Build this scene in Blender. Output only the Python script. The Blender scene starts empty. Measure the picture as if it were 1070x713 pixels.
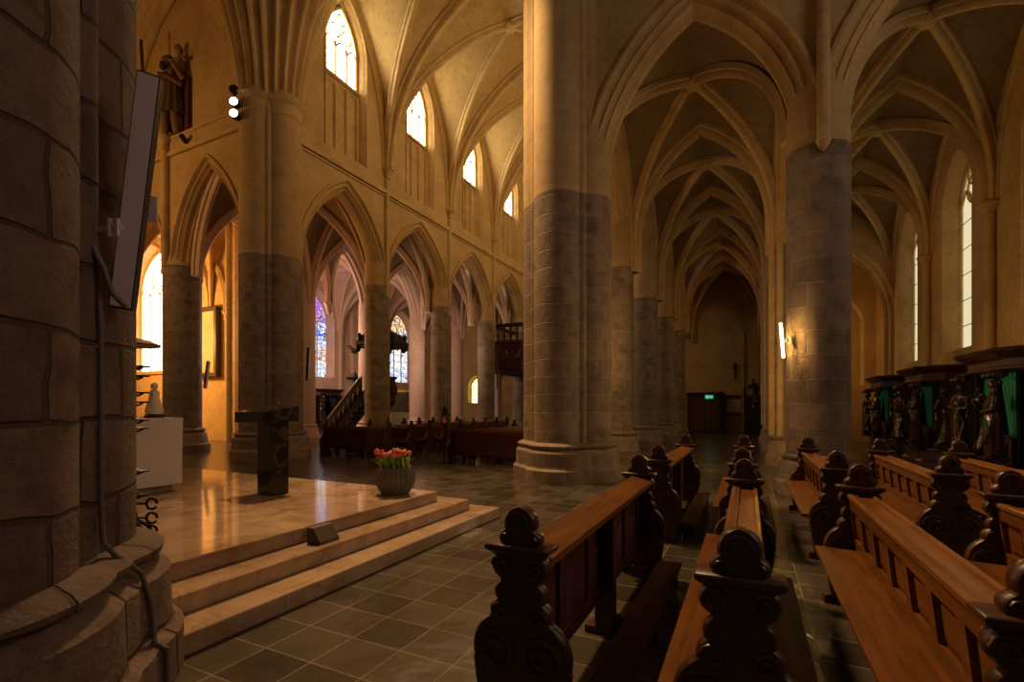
import bpy, math, random
from math import sin, cos, pi, sqrt, atan2, acos, asin, radians
from mathutils import Vector, Matrix
random.seed(7)
S = bpy.context.scene
COL = S.collection

# ------------------------------------------------------------------ helpers
class MB:
    """collects shapes; build() links them as one mesh object"""
    def __init__(s): s.v = []; s.f = []
    def add(s, vs, fs):
        b = len(s.v); s.v.extend([tuple(p) for p in vs]); s.f.extend([tuple(b+i for i in q) for q in fs]); return s
    def box(s, x0, x1, y0, y1, z0, z1, ch=0.0):
        if ch <= 0:
            vs = [(x0,y0,z0),(x1,y0,z0),(x1,y1,z0),(x0,y1,z0),(x0,y0,z1),(x1,y0,z1),(x1,y1,z1),(x0,y1,z1)]
            return s.add(vs, [(0,3,2,1),(4,5,6,7),(0,1,5,4),(1,2,6,5),(2,3,7,6),(3,0,4,7)])
        def ring(z, i): return [(x0+i,y0+i,z),(x1-i,y0+i,z),(x1-i,y1-i,z),(x0+i,y1-i,z)]
        return s.loft([ring(z0,ch), ring(z0+ch,0), ring(z1-ch,0), ring(z1,ch)])
    def loft(s, rings, closed=True, caps=True):
        n = len(rings[0]); vs = [p for r in rings for p in r]; fs = []
        m = n if closed else n-1
        for i in range(len(rings)-1):
            for j in range(m):
                k = (j+1) % n
                fs.append((i*n+j, i*n+k, (i+1)*n+k, (i+1)*n+j))
        if caps and closed:
            fs.append(tuple(range(n-1, -1, -1))); fs.append(tuple((len(rings)-1)*n+j for j in range(n)))
        return s.add(vs, fs)
    def lathe(s, prof, c=(0,0,0), n=24):
        return s.loft([[(c[0]+r*cos(2*pi*j/n), c[1]+r*sin(2*pi*j/n), c[2]+z) for j in range(n)] for r, z in prof])
    def tube(s, pts, r, n=8, caps=True):
        pts = [Vector(p) for p in pts]; rings = []
        up = Vector((0.13,0.21,0.97)).normalized(); a = None
        for i, p in enumerate(pts):
            t = (pts[min(i+1,len(pts)-1)] - pts[max(i-1,0)]).normalized()
            if a is None:
                a = t.cross(up)
                if a.length < .2: a = t.cross(Vector((1,0,0)))
            else: a = a - t*a.dot(t)
            a.normalize(); b = t.cross(a)
            rr = r[i] if isinstance(r, (list,tuple)) else r
            rings.append([p + (a*cos(2*pi*j/n) + b*sin(2*pi*j/n))*rr for j in range(n)])
        return s.loft(rings, caps=caps)
    def ball(s, c, r, n=12, m=8):
        rx, ry, rz = r if isinstance(r, (tuple,list)) else (r,r,r)
        return s.loft([[(c[0]+rx*sin(t)*cos(2*pi*j/n), c[1]+ry*sin(t)*sin(2*pi*j/n), c[2]-rz*cos(t)) for j in range(n)]
                       for t in [max(.06, min(pi-.06, pi*i/m)) for i in range(m+1)]])
    def plate(s, poly, d0, d1, fr):
        """extrude polygon poly[(u,h)] between depths d0,d1 through frame fr(u,h,w)"""
        return s.loft([[fr(u,h,d0) for u,h in poly], [fr(u,h,d1) for u,h in poly]])
    def xf(s, M):
        s.v = [tuple(M @ Vector(p)) for p in s.v]; return s
    def build(s, name, mat, parent=None, smooth=True, ang=.7, loc=None):
        me = bpy.data.meshes.new(name); me.from_pydata(s.v, [], s.f); me.validate()
        import bmesh
        bm = bmesh.new(); bm.from_mesh(me); bmesh.ops.recalc_face_normals(bm, faces=bm.faces); bm.to_mesh(me); bm.free()
        me.materials.append(mat)
        if smooth:
            me.polygons.foreach_set('use_smooth', [True]*len(me.polygons)); me.set_sharp_from_angle(angle=ang)
        o = bpy.data.objects.new(name, me); COL.objects.link(o)
        if parent: o.parent = parent
        if loc: o.location = loc
        return o

def thing(name, label, cat, loc=(0,0,0), rz=0, group=None):
    o = bpy.data.objects.new(name, None); COL.objects.link(o); o.location = loc; o.rotation_euler = (0,0,rz)
    o.empty_display_size = .1
    return tag(o, label, cat, group)
def tag(o, label, cat, group=None):
    o['label'] = label; o['category'] = cat; o['kind'] = 'thing'
    if group: o['group'] = group
    return o
def struct(o): o['kind'] = 'structure'; return o
def kids(o): return [c for c in ALL_CHILDREN.get(o.name, [])]
def dup(root, loc, rz=None, label=None, group=None, cat=None):
    def rec(o, par):
        c = o.copy(); COL.objects.link(c); c.parent = par
        for ch in o.children: rec(ch, c)
        return c
    r = rec(root, None); r.location = loc
    if rz is not None: r.rotation_euler = (0,0,rz)
    if label: r['label'] = label
    if group: r['group'] = group
    return r

# ------------------------------------------------------------------ materials
def nt(name):
    m = bpy.data.materials.new(name); m.use_nodes = True
    n = m.node_tree; return m, n.nodes, n.links, n.nodes['Principled BSDF']
def ramp(N, stops):
    r = N.new('ShaderNodeValToRGB'); e = r.color_ramp.elements
    while len(e) < len(stops): e.new(.5)
    for i, (p, c) in enumerate(stops): e[i].position = p; e[i].color = (*c, 1)
    return r
def mixc(N, L, a, b, f, mode='MIX'):
    m = N.new('ShaderNodeMix'); m.data_type = 'RGBA'; m.blend_type = mode
    for k, val in ((6,a),(7,b)):
        if isinstance(val, tuple): m.inputs[k].default_value = (*val, 1)
        else: L.new(val, m.inputs[k])
    if isinstance(f, (int,float)): m.inputs[0].default_value = f
    else: L.new(f, m.inputs[0])
    return m.outputs[2]
def noise(N, L, co, scale, detail=4, rough=.6):
    t = N.new('ShaderNodeTexNoise'); t.inputs['Scale'].default_value = scale; t.inputs['Detail'].default_value = detail
    t.inputs['Roughness'].default_value = rough
    if co: L.new(co, t.inputs['Vector'])
    return t
def bump(N, L, h, P, st=.3, dist=.02):
    b = N.new('ShaderNodeBump'); b.inputs['Strength'].default_value = st; b.inputs['Distance'].default_value = dist
    L.new(h, b.inputs['Height']); L.new(b.outputs[0], P.inputs['Normal'])
def plaster(name, c1, c2, rough=.85, sc=1.2, joints=0.0, jc=(.3,.25,.18)):
    m, N, L, P = nt(name)
    co = N.new('ShaderNodeTexCoord').outputs['Object']
    a = noise(N, L, co, sc, 6, .65); r = ramp(N, [(.3,c1),(.7,c2)]); L.new(a.outputs[0], r.inputs[0])
    out = r.outputs[0]
    b = noise(N, L, co, sc*9, 3)
    out = mixc(N, L, out, (c1[0]*.5,c1[1]*.45,c1[2]*.4), ramp_out(N, L, b.outputs[0], .5, .78, .5))
    d = noise(N, L, co, sc*.45, 5, .7); out = mixc(N, L, out, (c1[0]*.55,c1[1]*.5,c1[2]*.42), ramp_out(N, L, d.outputs[0], .5, .72, .6))
    L.new(out, P.inputs['Base Color']); P.inputs['Roughness'].default_value = rough
    bump(N, L, b.outputs[0], P, .4, .015)
    return m
def ramp_out(N, L, sock, lo, hi, top):
    r = N.new('ShaderNodeMapRange'); r.inputs[1].default_value = lo; r.inputs[2].default_value = hi; r.inputs[4].default_value = top
    L.new(sock, r.inputs[0]); return r.outputs[0]
def ashlar(name, c1, c2, mortar, rad=.55, course=.34, blk=.62, rough=.8, msize=.012, warp=.02, bumpst=.5, blot=.85):
    """stone blocks around a column whose axis is the object's own z axis"""
    m, N, L, P = nt(name)
    co = N.new('ShaderNodeTexCoord').outputs['Object']
    sp = N.new('ShaderNodeSeparateXYZ'); L.new(co, sp.inputs[0])
    at = N.new('ShaderNodeMath'); at.operation = 'ARCTAN2'; L.new(sp.outputs[1], at.inputs[0]); L.new(sp.outputs[0], at.inputs[1])
    mu = N.new('ShaderNodeMath'); mu.operation = 'MULTIPLY'; mu.inputs[1].default_value = rad; L.new(at.outputs[0], mu.inputs[0])
    cb = N.new('ShaderNodeCombineXYZ'); L.new(mu.outputs[0], cb.inputs[0]); L.new(sp.outputs[2], cb.inputs[1])
    w = noise(N, L, co, 1.6, 2)
    ad = N.new('ShaderNodeVectorMath'); ad.operation = 'MULTIPLY_ADD'
    L.new(w.outputs['Color'], ad.inputs[0]); ad.inputs[1].default_value = (warp*3,warp*3,0); L.new(cb.outputs[0], ad.inputs[2])
    br = N.new('ShaderNodeTexBrick'); L.new(ad.outputs[0], br.inputs['Vector'])
    br.inputs['Color1'].default_value = (*c1,1); br.inputs['Color2'].default_value = (*c2,1); br.inputs['Mortar'].default_value = (*mortar,1)
    br.inputs['Scale'].default_value = 1; br.inputs['Brick Width'].default_value = blk; br.inputs['Row Height'].default_value = course
    br.inputs['Mortar Size'].default_value = msize; br.inputs['Mortar Smooth'].default_value = .6; br.inputs['Bias'].default_value = 0
    a = noise(N, L, co, 3.5, 6, .7)
    out = mixc(N, L, br.outputs[0], (c1[0]*.38,c1[1]*.35,c1[2]*.33), ramp_out(N, L, a.outputs[0], .46, .68, blot))
    b = noise(N, L, co, 22, 4, .7)
    out = mixc(N, L, out, (min(1,c2[0]*1.5),min(1,c2[1]*1.45),min(1,c2[2]*1.4)), ramp_out(N, L, b.outputs[0], .56, .8, .4))
    L.new(out, P.inputs['Base Color']); P.inputs['Roughness'].default_value = rough
    h = N.new('ShaderNodeMath'); h.operation = 'MULTIPLY_ADD'; L.new(br.outputs['Fac'], h.inputs[0]); h.inputs[1].default_value = -1.2
    h2 = N.new('ShaderNodeMath'); h2.operation = 'ADD'; L.new(a.outputs[0], h2.inputs[0]); L.new(b.outputs[0], h2.inputs[1])
    L.new(h2.outputs[0], h.inputs[2]); bump(N, L, h.outputs[0], P, bumpst, .025)
    return m
def wood(name, c1, c2, rough=.35, axis=(14,1.2,14), spec=.5):
    m, N, L, P = nt(name)
    co = N.new('ShaderNodeTexCoord').outputs['Object']
    mp = N.new('ShaderNodeMapping'); mp.inputs['Scale'].default_value = axis; L.new(co, mp.inputs[0])
    a = noise(N, L, mp.outputs[0], 1.5, 6, .65); r = ramp(N, [(.32,c1),(.68,c2)]); L.new(a.outputs[0], r.inputs[0])
    L.new(r.outputs[0], P.inputs['Base Color']); P.inputs['Roughness'].default_value = rough
    P.inputs['Specular IOR Level'].default_value = spec
    bump(N, L, a.outputs[0], P, .15, .004)
    return m
def plain(name, c, rough=.6, metal=0, spec=.5, nz=.25):
    m, N, L, P = nt(name)
    co = N.new('ShaderNodeTexCoord').outputs['Object']
    a = noise(N, L, co, 9, 4)
    out = mixc(N, L, tuple(x*(1-nz) for x in c), tuple(min(1,x*(1+nz)) for x in c), a.outputs[0])
    L.new(out, P.inputs['Base Color']); P.inputs['Roughness'].default_value = rough; P.inputs['Metallic'].default_value = metal
    P.inputs['Specular IOR Level'].default_value = spec
    return m
def emit(name, c, st):
    m = bpy.data.materials.new(name); m.use_nodes = True; N = m.node_tree.nodes; L = m.node_tree.links
    N.remove(N['Principled BSDF']); e = N.new('ShaderNodeEmission'); e.inputs[0].default_value = (*c,1); e.inputs[1].default_value = st
    L.new(e.outputs[0], N['Material Output'].inputs[0]); return m
def stained(name, stops, st, sc=5.0, leadw=.05, zones=None, z0=3.5, z1=9.0):
    m = bpy.data.materials.new(name); m.use_nodes = True; N = m.node_tree.nodes; L = m.node_tree.links
    N.remove(N['Principled BSDF']); e = N.new('ShaderNodeEmission'); e.inputs[1].default_value = st
    co = N.new('ShaderNodeTexCoord').outputs['Object']
    v = N.new('ShaderNodeTexVoronoi'); v.inputs['Scale'].default_value = sc; L.new(co, v.inputs['Vector'])
    big = noise(N, L, co, .9, 2)
    sp = N.new('ShaderNodeSeparateColor'); L.new(v.outputs['Color'], sp.inputs[0])
    f = N.new('ShaderNodeMath'); f.operation = 'MULTIPLY_ADD'; L.new(big.outputs[0], f.inputs[0]); f.inputs[1].default_value = .9
    sb = N.new('ShaderNodeMath'); sb.operation = 'MULTIPLY_ADD'; L.new(sp.outputs[0], sb.inputs[0]); sb.inputs[1].default_value = .5; sb.inputs[2].default_value = -.2
    L.new(sb.outputs[0], f.inputs[2])
    r = ramp(N, stops); L.new(f.outputs[0], r.inputs[0]); r.color_ramp.interpolation = 'CONSTANT'
    col = r.outputs[0]
    if zones:
        sz = N.new('ShaderNodeSeparateXYZ'); L.new(co, sz.inputs[0]); mz = N.new('ShaderNodeMapRange'); mz.inputs[1].default_value = z0; mz.inputs[2].default_value = z1
        wz = N.new('ShaderNodeMath'); wz.operation = 'MULTIPLY_ADD'; wz.inputs[1].default_value = .9; L.new(sp.outputs[1], wz.inputs[0]); L.new(sz.outputs[2], wz.inputs[2])
        L.new(wz.outputs[0], mz.inputs[0]); rz = ramp(N, zones); rz.color_ramp.interpolation = 'CONSTANT'; L.new(mz.outputs[0], rz.inputs[0])
        col = mixc(N, L, col, rz.outputs[0], .62)
    v2 = N.new('ShaderNodeTexVoronoi'); v2.feature = 'DISTANCE_TO_EDGE'; v2.inputs['Scale'].default_value = sc; L.new(co, v2.inputs['Vector'])
    out = mixc(N, L, (.01,.01,.012), col, ramp_out(N, L, v2.outputs[0], leadw*.5, leadw, 1))
    L.new(out, e.inputs[0]); L.new(e.outputs[0], N['Material Output'].inputs[0]); return m

GOLD   = plaster('ochre_plaster', (.47,.31,.125), (.61,.415,.175))
GOLDC  = ashlar('ochre_stone', (.50,.34,.15), (.56,.38,.17), (.40,.27,.115), .55, .42, .7, .85, .006, .01, .25, .3)
RIB    = plaster('ochre_ribs', (.50,.34,.14), (.62,.43,.19), .8, 2.0)
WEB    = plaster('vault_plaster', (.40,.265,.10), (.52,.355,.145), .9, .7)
WEBD   = plaster('dark_vault_plaster', (.21,.135,.06), (.30,.20,.095), .9, .8)  # darker brown plaster than the nave vault has
PINK   = plaster('pale_rose_plaster', (.62,.42,.30), (.72,.50,.37), .85)
PINKR  = plaster('pale_rose_ribs', (.66,.47,.34), (.74,.53,.40), .85)
GREY   = ashlar('grey_column_stone', (.32,.23,.145), (.235,.172,.115), (.37,.28,.18), .5, .36, 1.1, .75, .012, .02, .4)
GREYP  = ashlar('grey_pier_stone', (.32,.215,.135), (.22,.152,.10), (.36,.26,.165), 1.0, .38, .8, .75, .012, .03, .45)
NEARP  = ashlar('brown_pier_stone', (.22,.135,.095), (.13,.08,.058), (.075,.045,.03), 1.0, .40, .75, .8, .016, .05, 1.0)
DARKO  = wood('dark_oak', (.040,.0135,.006), (.078,.028,.012), .38)
OAK    = wood('warm_oak', (.10,.034,.007), (.215,.078,.017), .30)
OAKT   = wood('worn_oak_top', (.145,.054,.013), (.28,.112,.03), .28)
MAHOG  = wood('red_brown_wood', (.060,.019,.010), (.125,.042,.021), .6, (14,1.2,14), .15)
BLACKW = plain('blackened_wood', (.012,.008,.007), .5)
CARVED = plain('polished_carved_wood', (.034,.014,.011), .22, 0, .7)
IRON   = plain('black_iron', (.012,.011,.011), .45, .6)
CLOTH  = plain('white_cloth', (.72,.64,.58), .9, 0, .2, .05)
GREEN  = plain('green_curtain', (.004,.19,.11), .7, 0, .4, .4)
MAGENTA= plain('crimson_lining', (.10,.012,.032), .8)
WHITEM = plain('white_enamel', (.60,.54,.52), .4, 0, .5, .05)
GREYM  = plain('grey_metal', (.22,.2,.19), .4, .6)
def floor_mat():
    m, N, L, P = nt('slate_tiles')
    co = N.new('ShaderNodeTexCoord').outputs['Object']
    br = N.new('ShaderNodeTexBrick'); L.new(co, br.inputs['Vector']); br.offset = 0.0; br.squash = 1
    br.inputs['Color1'].default_value = (.042,.032,.022,1); br.inputs['Color2'].default_value = (.115,.09,.06,1)
    br.inputs['Mortar'].default_value = (.23,.185,.115,1); br.inputs['Scale'].default_value = 1
    br.inputs['Brick Width'].default_value = .41; br.inputs['Row Height'].default_value = .36
    br.inputs['Mortar Size'].default_value = .007; br.inputs['Mortar Smooth'].default_value = .3
    a = noise(N, L, co, 2.2, 6, .7); b = noise(N, L, co, 14, 4, .7)
    out = mixc(N, L, br.outputs[0], (.03,.024,.018), ramp_out(N, L, a.outputs[0], .45, .75, .7))
    L.new(out, P.inputs['Base Color'])
    r = N.new('ShaderNodeMapRange'); r.inputs[3].default_value = .07; r.inputs[4].default_value = .3; L.new(b.outputs[0], r.inputs[0])
    L.new(r.outputs[0], P.inputs['Roughness'])
    h = N.new('ShaderNodeMath'); h.operation = 'MULTIPLY_ADD'; L.new(br.outputs['Fac'], h.inputs[0]); h.inputs[1].default_value = -.6
    u = noise(N, L, co, 3.3, 2, .5); ua = N.new('ShaderNodeMath'); ua.operation = 'MULTIPLY_ADD'; ua.inputs[1].default_value = 2.2; L.new(u.outputs[0], ua.inputs[0]); L.new(a.outputs[0], ua.inputs[2])
    L.new(ua.outputs[0], h.inputs[2]); bump(N, L, h.outputs[0], P, .5, .014)
    return m
def marble_mat(name, c1, c2, rough, vein=None, sc=1.3):
    m, N, L, P = nt(name)
    co = N.new('ShaderNodeTexCoord').outputs['Object']
    a = noise(N, L, co, sc, 8, .7); a.inputs['Distortion'].default_value = 1.2
    r = ramp(N, [(.3,c1),(.7,c2)]); L.new(a.outputs[0], r.inputs[0]); out = r.outputs[0]
    if vein:
        w = N.new('ShaderNodeTexWave'); w.inputs['Scale'].default_value = 1.1; w.inputs['Distortion'].default_value = 14; w.inputs['Detail'].default_value = 4
        L.new(co, w.inputs['Vector']); out = mixc(N, L, out, vein, ramp_out(N, L, w.outputs['Fac'], .98, 1, .18))
    L.new(out, P.inputs['Base Color']); P.inputs['Roughness'].default_value = rough
    return m
def platform_mat():
    m, N, L, P = nt('beige_marble')
    co = N.new('ShaderNodeTexCoord').outputs['Object']
    br = N.new('ShaderNodeTexBrick'); L.new(co, br.inputs['Vector']); br.offset = .5
    br.inputs['Color1'].default_value = (.46,.31,.19,1); br.inputs['Color2'].default_value = (.54,.37,.23,1); br.inputs['Mortar'].default_value = (.30,.2,.12,1)
    br.inputs['Scale'].default_value = 1; br.inputs['Brick Width'].default_value = .9; br.inputs['Row Height'].default_value = .6
    br.inputs['Mortar Size'].default_value = .004
    a = noise(N, L, co, 1.6, 8, .7); a.inputs['Distortion'].default_value = 1.0
    out = mixc(N, L, br.outputs[0], (.22,.115,.06), ramp_out(N, L, a.outputs[0], .40, .66, .85))
    L.new(out, P.inputs['Base Color']); P.inputs['Roughness'].default_value = .15
    r = N.new('ShaderNodeMapRange'); r.inputs[3].default_value = .02; r.inputs[4].default_value = .13; L.new(a.outputs[0], r.inputs[0]); L.new(r.outputs[0], P.inputs['Roughness'])
    return m
SLATE = floor_mat(); PLATM = platform_mat()
BLACKM = marble_mat('black_marble', (.010,.008,.008), (.03,.022,.018), .12, (.30,.24,.19))

# world coordinates: camera over (0,0); +y runs down the aisle, +x to the right
XS, XN, YC = -3.73, -13.6, 10.45          # south / north nave arcades, crossing line
COLY = [15.3, 19.85, 24.4, 28.95]
YEND = 33.5
AX1 = 1.13; AXW = 5.25                     # outer aisle pillars, outer wall
SPR, RISE = 6.35, 3.1

# ------------------------------------------------------------------ arches, walls, vaults
def half_arc(half, rise, off, n):
    rho = (half*half + rise*rise)/(2*half); cx = half - rho; r = rho + off     # right arc, from springing to apex
    a1 = acos(max(-1, min(1, -cx/r)))
    return [(cx + r*cos(a1*i/n), r*sin(a1*i/n)) for i in range(n+1)]
def arch_curve(half, rise, off=0, n=14):
    R = half_arc(half, rise, off, n)
    return [(-x, h) for x, h in R] + [(x, h) for x, h in reversed(R)][1:]
def FX(x, sgn=1): return lambda u, h, w: (x - sgn*w, u, h)      # wall in plane x = const, facing sgn*x
def FY(y): return lambda u, h, w: (u, y + w, h)                 # wall in plane y = const, facing the camera (-y)

def arch_wall(mb, fr, u0, u1, uc, half, spr, rise, hbot, htop, t, prof, n=14, back=True):
    """wall bay u0..u1 with a pointed opening; prof = [(off,w)] moulding from the front face to mid thickness"""
    pr = list(prof) + ([(o, t-w) for o, w in reversed(prof)] if back else [])
    secs = []
    for o, w in pr:
        c = [(uc+u, spr+h) for u, h in arch_curve(half, rise, o, n)]
        secs.append([fr(c[0][0], hbot, w)] + [fr(u,h,w) for u,h in c] + [fr(c[-1][0], hbot, w)])
    mb.loft(secs, closed=False, caps=False)
    faces = [(pr[0][0], 0.0)] + ([(pr[-1][0], t)] if back else [])
    for o, w in faces:
        c = [(max(u0,min(u1,uc+u)), spr+h) for u, h in arch_curve(half, rise, o, n)]
        mb.loft([[fr(u,h,w) for u,h in c], [fr(u,htop,w) for u,h in c]], closed=False, caps=False)
        if c[0][0] > u0+1e-4: mb.add([fr(u0,hbot,w),fr(c[0][0],hbot,w),fr(c[0][0],spr,w),fr(c[0][0],htop,w),fr(u0,htop,w)], [(0,1,2,3,4)])
        if c[-1][0] < u1-1e-4: mb.add([fr(c[-1][0],hbot,w),fr(u1,hbot,w),fr(u1,htop,w),fr(c[-1][0],htop,w),fr(c[-1][0],spr,w)], [(0,1,2,3,4)])
def slab(mb, fr, u0, u1, h0, h1, w0, w1):
    P = [fr(u,h,w) for w in (w0,w1) for h in (h0,h1) for u in (u0,u1)]
    mb.add(P, [(0,1,3,2),(4,6,7,5),(0,4,5,1),(2,3,7,6),(0,2,6,4),(1,5,7,3)])
ORD = lambda O=.5: [(O,0),(O,-.06),(O-.07,-.07),(O-.11,-.0),(O-.13,.05),(O-.19,.06),(O-.24,.03),(O-.27,.12),(O-.33,.17),(O-.36,.14),(.1,.2),(.05,.28),(0,.31)]
SPLAY = [(.16,0),(.16,-.05),(.10,-.05),(.08,.02),(.03,.06),(.0,.12),(-.06,.3)]

def sweep(mb, pts, inward, prof):
    """moulded rib: pts on the vault, inward = function(i) giving the direction off the vault"""
    rings = []
    for i, p in enumerate(pts):
        p = Vector(p); t = (Vector(pts[min(i+1,len(pts)-1)]) - Vector(pts[max(i-1,0)])).normalized()
        n = Vector(inward(i)); n = (n - t*n.dot(t)).normalized(); b = t.cross(n)
        rings.append([p + b*u + n*d for u, d in prof])
    mb.loft(rings)
RP = lambda k=1.0: [(-.15*k,-.05),(-.15*k,.07*k),(-.09*k,.10*k),(-.10*k,.17*k),(-.055*k,.25*k),(0,.27*k),(.055*k,.25*k),(.10*k,.17*k),(.09*k,.10*k),(.15*k,.07*k),(.15*k,-.05)]
def prof_h(a, R, x):
    rho = (a*a+R*R)/(2*a); return sqrt(max(0, rho*rho - (abs(x) + rho - a)**2))
def vault(web, rib, x0, x1, y0, y1, zs, zc, k=1.0, sides='0', n=14, ribs=True, stilt=0, wide=None, near=True):
    cx, cy, a, b, R = (x0+x1)/2, (y0+y1)/2, (x1-x0)/2, (y1-y0)/2, zc-zs
    A = half_arc(a, R, 0, n)                                     # (x,h) from springing to crown
    H = lambda f: prof_h(a, R, f*a)
    fr_ = [x/a for x, h in A]; fr_[-1] = 0.0
    full = [-f for f in fr_] + [f for f in reversed(fr_)][1:]     # -1..1
    for s in (-1, 1):
        rows = [[(cx+s*a*u, cy+b*u*v, zs+H(u*v)) for v in full] for u in reversed(fr_)]
        web.loft(rows, closed=False, caps=False)
        rows = [[(cx+a*u*v, cy+s*b*u, zs+H(u*v)) for v in full] for u in reversed(fr_)]
        web.loft(rows, closed=False, caps=False)
    if not ribs: return
    def arc(px, py, kk):
        pts = [(cx+a*f*px[0]+px[1], cy+b*f*py[0]+py[1], zs+H(f)) for f in full]
        c = Vector((cx+px[1], cy+py[1], zs-R*.6))
        if stilt:
            if near or abs(pts[0][1]-y0) > .01: pts = [(pts[0][0],pts[0][1],zs-stilt)] + pts
            if near or abs(pts[-1][1]-y0) > .01: pts = pts + [(pts[-1][0],pts[-1][1],zs-stilt)]
        sweep(rib, pts, lambda i: (c if pts[i][2] > zs+.01 else Vector((c.x,c.y,pts[i][2])))-Vector(pts[i]), kk if isinstance(kk, list) else RP(kk))
    arc((1,0), (1,0), k); arc((1,0), (-1,0), k)
    if '0' in sides: arc((1,0), (0,-b), wide or k*1.35)
    if '1' in sides: arc((1,0), (0,b), wide or k*1.35)
    if 'w' in sides: arc((0,-a), (1,0), wide or k*.9)
    if 'e' in sides: arc((0,a), (1,0), wide or k*.9)
    rib.lathe([(.05,-.42*k),(.16*k,-.36*k),(.26*k,-.2*k),(.2*k,0)], (cx,cy,zc), 12)

def window_glass(fr, uc, half, sill, spr, rise, w, glass, frm, name, lights=3, tracery=True, bars=5, blind=None, blindmat=None):
    root = bpy.data.objects.new(name, None); COL.objects.link(root); struct(root)
    g = MB(); c = arch_curve(half, rise, 0, 10); poly = [(uc-half, sill)] + [(uc+u, spr+h) for u, h in c] + [(uc+half, sill)]
    g.plate(poly, w, w+.03, fr); g.build('pane', glass, root, smooth=False)
    m = MB()
    def bar(u0,h0,u1,h1,r=.045):
        m.tube([fr(u0,h0,w-.04), fr(u1,h1,w-.04)], r, 6)
    for i in range(1, lights):
        bar(uc-half+2*half*i/lights, sill, uc-half+2*half*i/lights, spr+.1)
    cc = arch_curve(half-.03, rise-.03, 0, 10)
    m.tube([fr(uc-half+.03, sill, w-.03)] + [fr(uc+u, spr+h, w-.03) for u,h in cc] + [fr(uc+half-.03, sill, w-.03)], .06, 6)
    if tracery:
        lw = 2*half/lights
        for i in range(lights):
            u0 = uc-half+lw*i
            m.tube([fr(u0+lw*.5+u, spr-.25+h, w-.04) for u, h in arch_curve(lw*.5, lw*.8, 0, 5)], .035, 6)
        def circ(u, h, r): m.tube([fr(u+r*cos(2*pi*j/12), h+r*sin(2*pi*j/12), w-.04) for j in range(13)], .035, 6)
        for i in range(1, lights): circ(uc-half+lw*i, spr+rise*.33, lw*.42)
        circ(uc, spr+rise*.68, lw*.34)
    m.build('tracery', frm, root)
    if bars:
        b = MB()
        for i in range(1, bars+1):
            h = sill + (spr-sill)*i/(bars+.5); b.tube([fr(uc-half, h, w-.015), fr(uc+half, h, w-.015)], .014, 4)
        b.build('glazing_bar', IRON, root)
    if blind:
        p = MB(); slab(p, fr, uc-half-.12, uc+half+.12, blind, sill, w, w+.2)
        for i in range(0, lights+1):
            u = uc-half+2*half*i/lights
            p.tube([fr(u, blind, w-.02), fr(u, sill-.2, w-.02)], .075, 6)
        for i in range(lights):
            lw = 2*half/lights; u0 = uc-half+lw*(i+.5)
            p.tube([fr(u0+u, sill-.55+h, w) for u,h in arch_curve(lw*.5, lw*.7, 0, 5)], .045, 6)
        p.tube([fr(uc-half-.1, sill-.02, w-.06), fr(uc+half+.1, sill-.02, w-.06)], .07, 6)
        p.build('blind_tracery', blindmat or GOLD, root)
    return root

# ------------------------------------------------------------------ the shell
fl = MB(); fl.add([(-38,-8,0),(9,-8,0),(9,36,0),(-38,36,0)], [(0,1,2,3)]); struct(fl.build('floor', SLATE, smooth=False))

# nave north arcade and clerestory (faces +x); plane of the visible face x = -13.15
NF = FX(-13.15, 1); T = .8
w = MB(); edges = [YC] + COLY + [YEND]
cent = []
for i in range(len(edges)-1):
    u0, u1 = edges[i], edges[i+1]
    lo = u0 + (1.02 if i == 0 else .36); uc = (lo + u1-.36)/2; cent.append(uc)
    arch_wall(w, NF, u0, u1, uc, (u1-.34-lo)/2, SPR, RISE-.05, SPR-.15, 10.2, T, ORD(.46))
    bc = (u0+u1)/2 + (.3 if i == 0 else 0)
    slab(w, NF, u0, u1, 10.2, 10.75, 0, .75)
    arch_wall(w, NF, u0, u1, bc, .88, 14.7, 1.75, 10.75, 17.6, .5, SPLAY, back=False)
    window_glass(NF, bc, .80, 13.55, 14.75, 1.5, .32, emit('clerestory_daylight_%d'%i, (1,.86,.58), 13.0), RIB, 'window_%d'%(i+1), 3, True, 4, 10.8, GOLD)
struct(w.build('wall_north_nave', GOLD))
t = MB(); t.plate([(YC,10.14),(YC,10.3),(YEND,10.3),(YEND,10.14)], -.12, 0, NF); t.plate([(YC,10.04),(YC,10.1),(YEND,10.1),(YEND,10.04)], -.06, 0, NF)
for y in COLY:
    t.tube([NF(y,6.0,-.04), NF(y,11.0,-.04)], .11, 10)
    t.lathe([(.10,-.35),(.13,-.3),(.11,-.22),(.2,-.05),(.24,0),(.2,.06)], NF(y,11.1,-.08), 12)
struct(t.build('trim_1', RIB))

# nave south arcade wall (its far face is hidden; aisle side faces +x)
SF = FX(XS+.45, 1)
w = MB()
for i in range(len(edges)-1):
    u0, u1 = edges[i], edges[i+1]
    lo = u0 + (1.02 if i == 0 else .36); uc = (lo + u1-.36)/2
    arch_wall(w, SF, u0, u1, uc, (u1-.34-lo)/2, SPR, RISE-.05, SPR-.15, 10.2, T, ORD(.46))
    bc = (u0+u1)/2
    arch_wall(w, SF, u0, u1, bc, .8, 14.7, 1.6, 13.4, 17.6, T, [(0,0),(0,.3)])
    slab(w, SF, u0, u1, 10.2, 13.4, 0, T)
struct(w.build('wall_south_nave', GOLD))
for i in range(len(edges)-1):
    bc = (edges[i]+edges[i+1])/2
    window_glass(SF, bc, .8, 13.4, 14.7, 1.6, .45, emit('south_daylight_%d'%i, (1,.80,.5), 4.0), RIB, 'window_%d'%(i+11), 3, False, 4)

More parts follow.
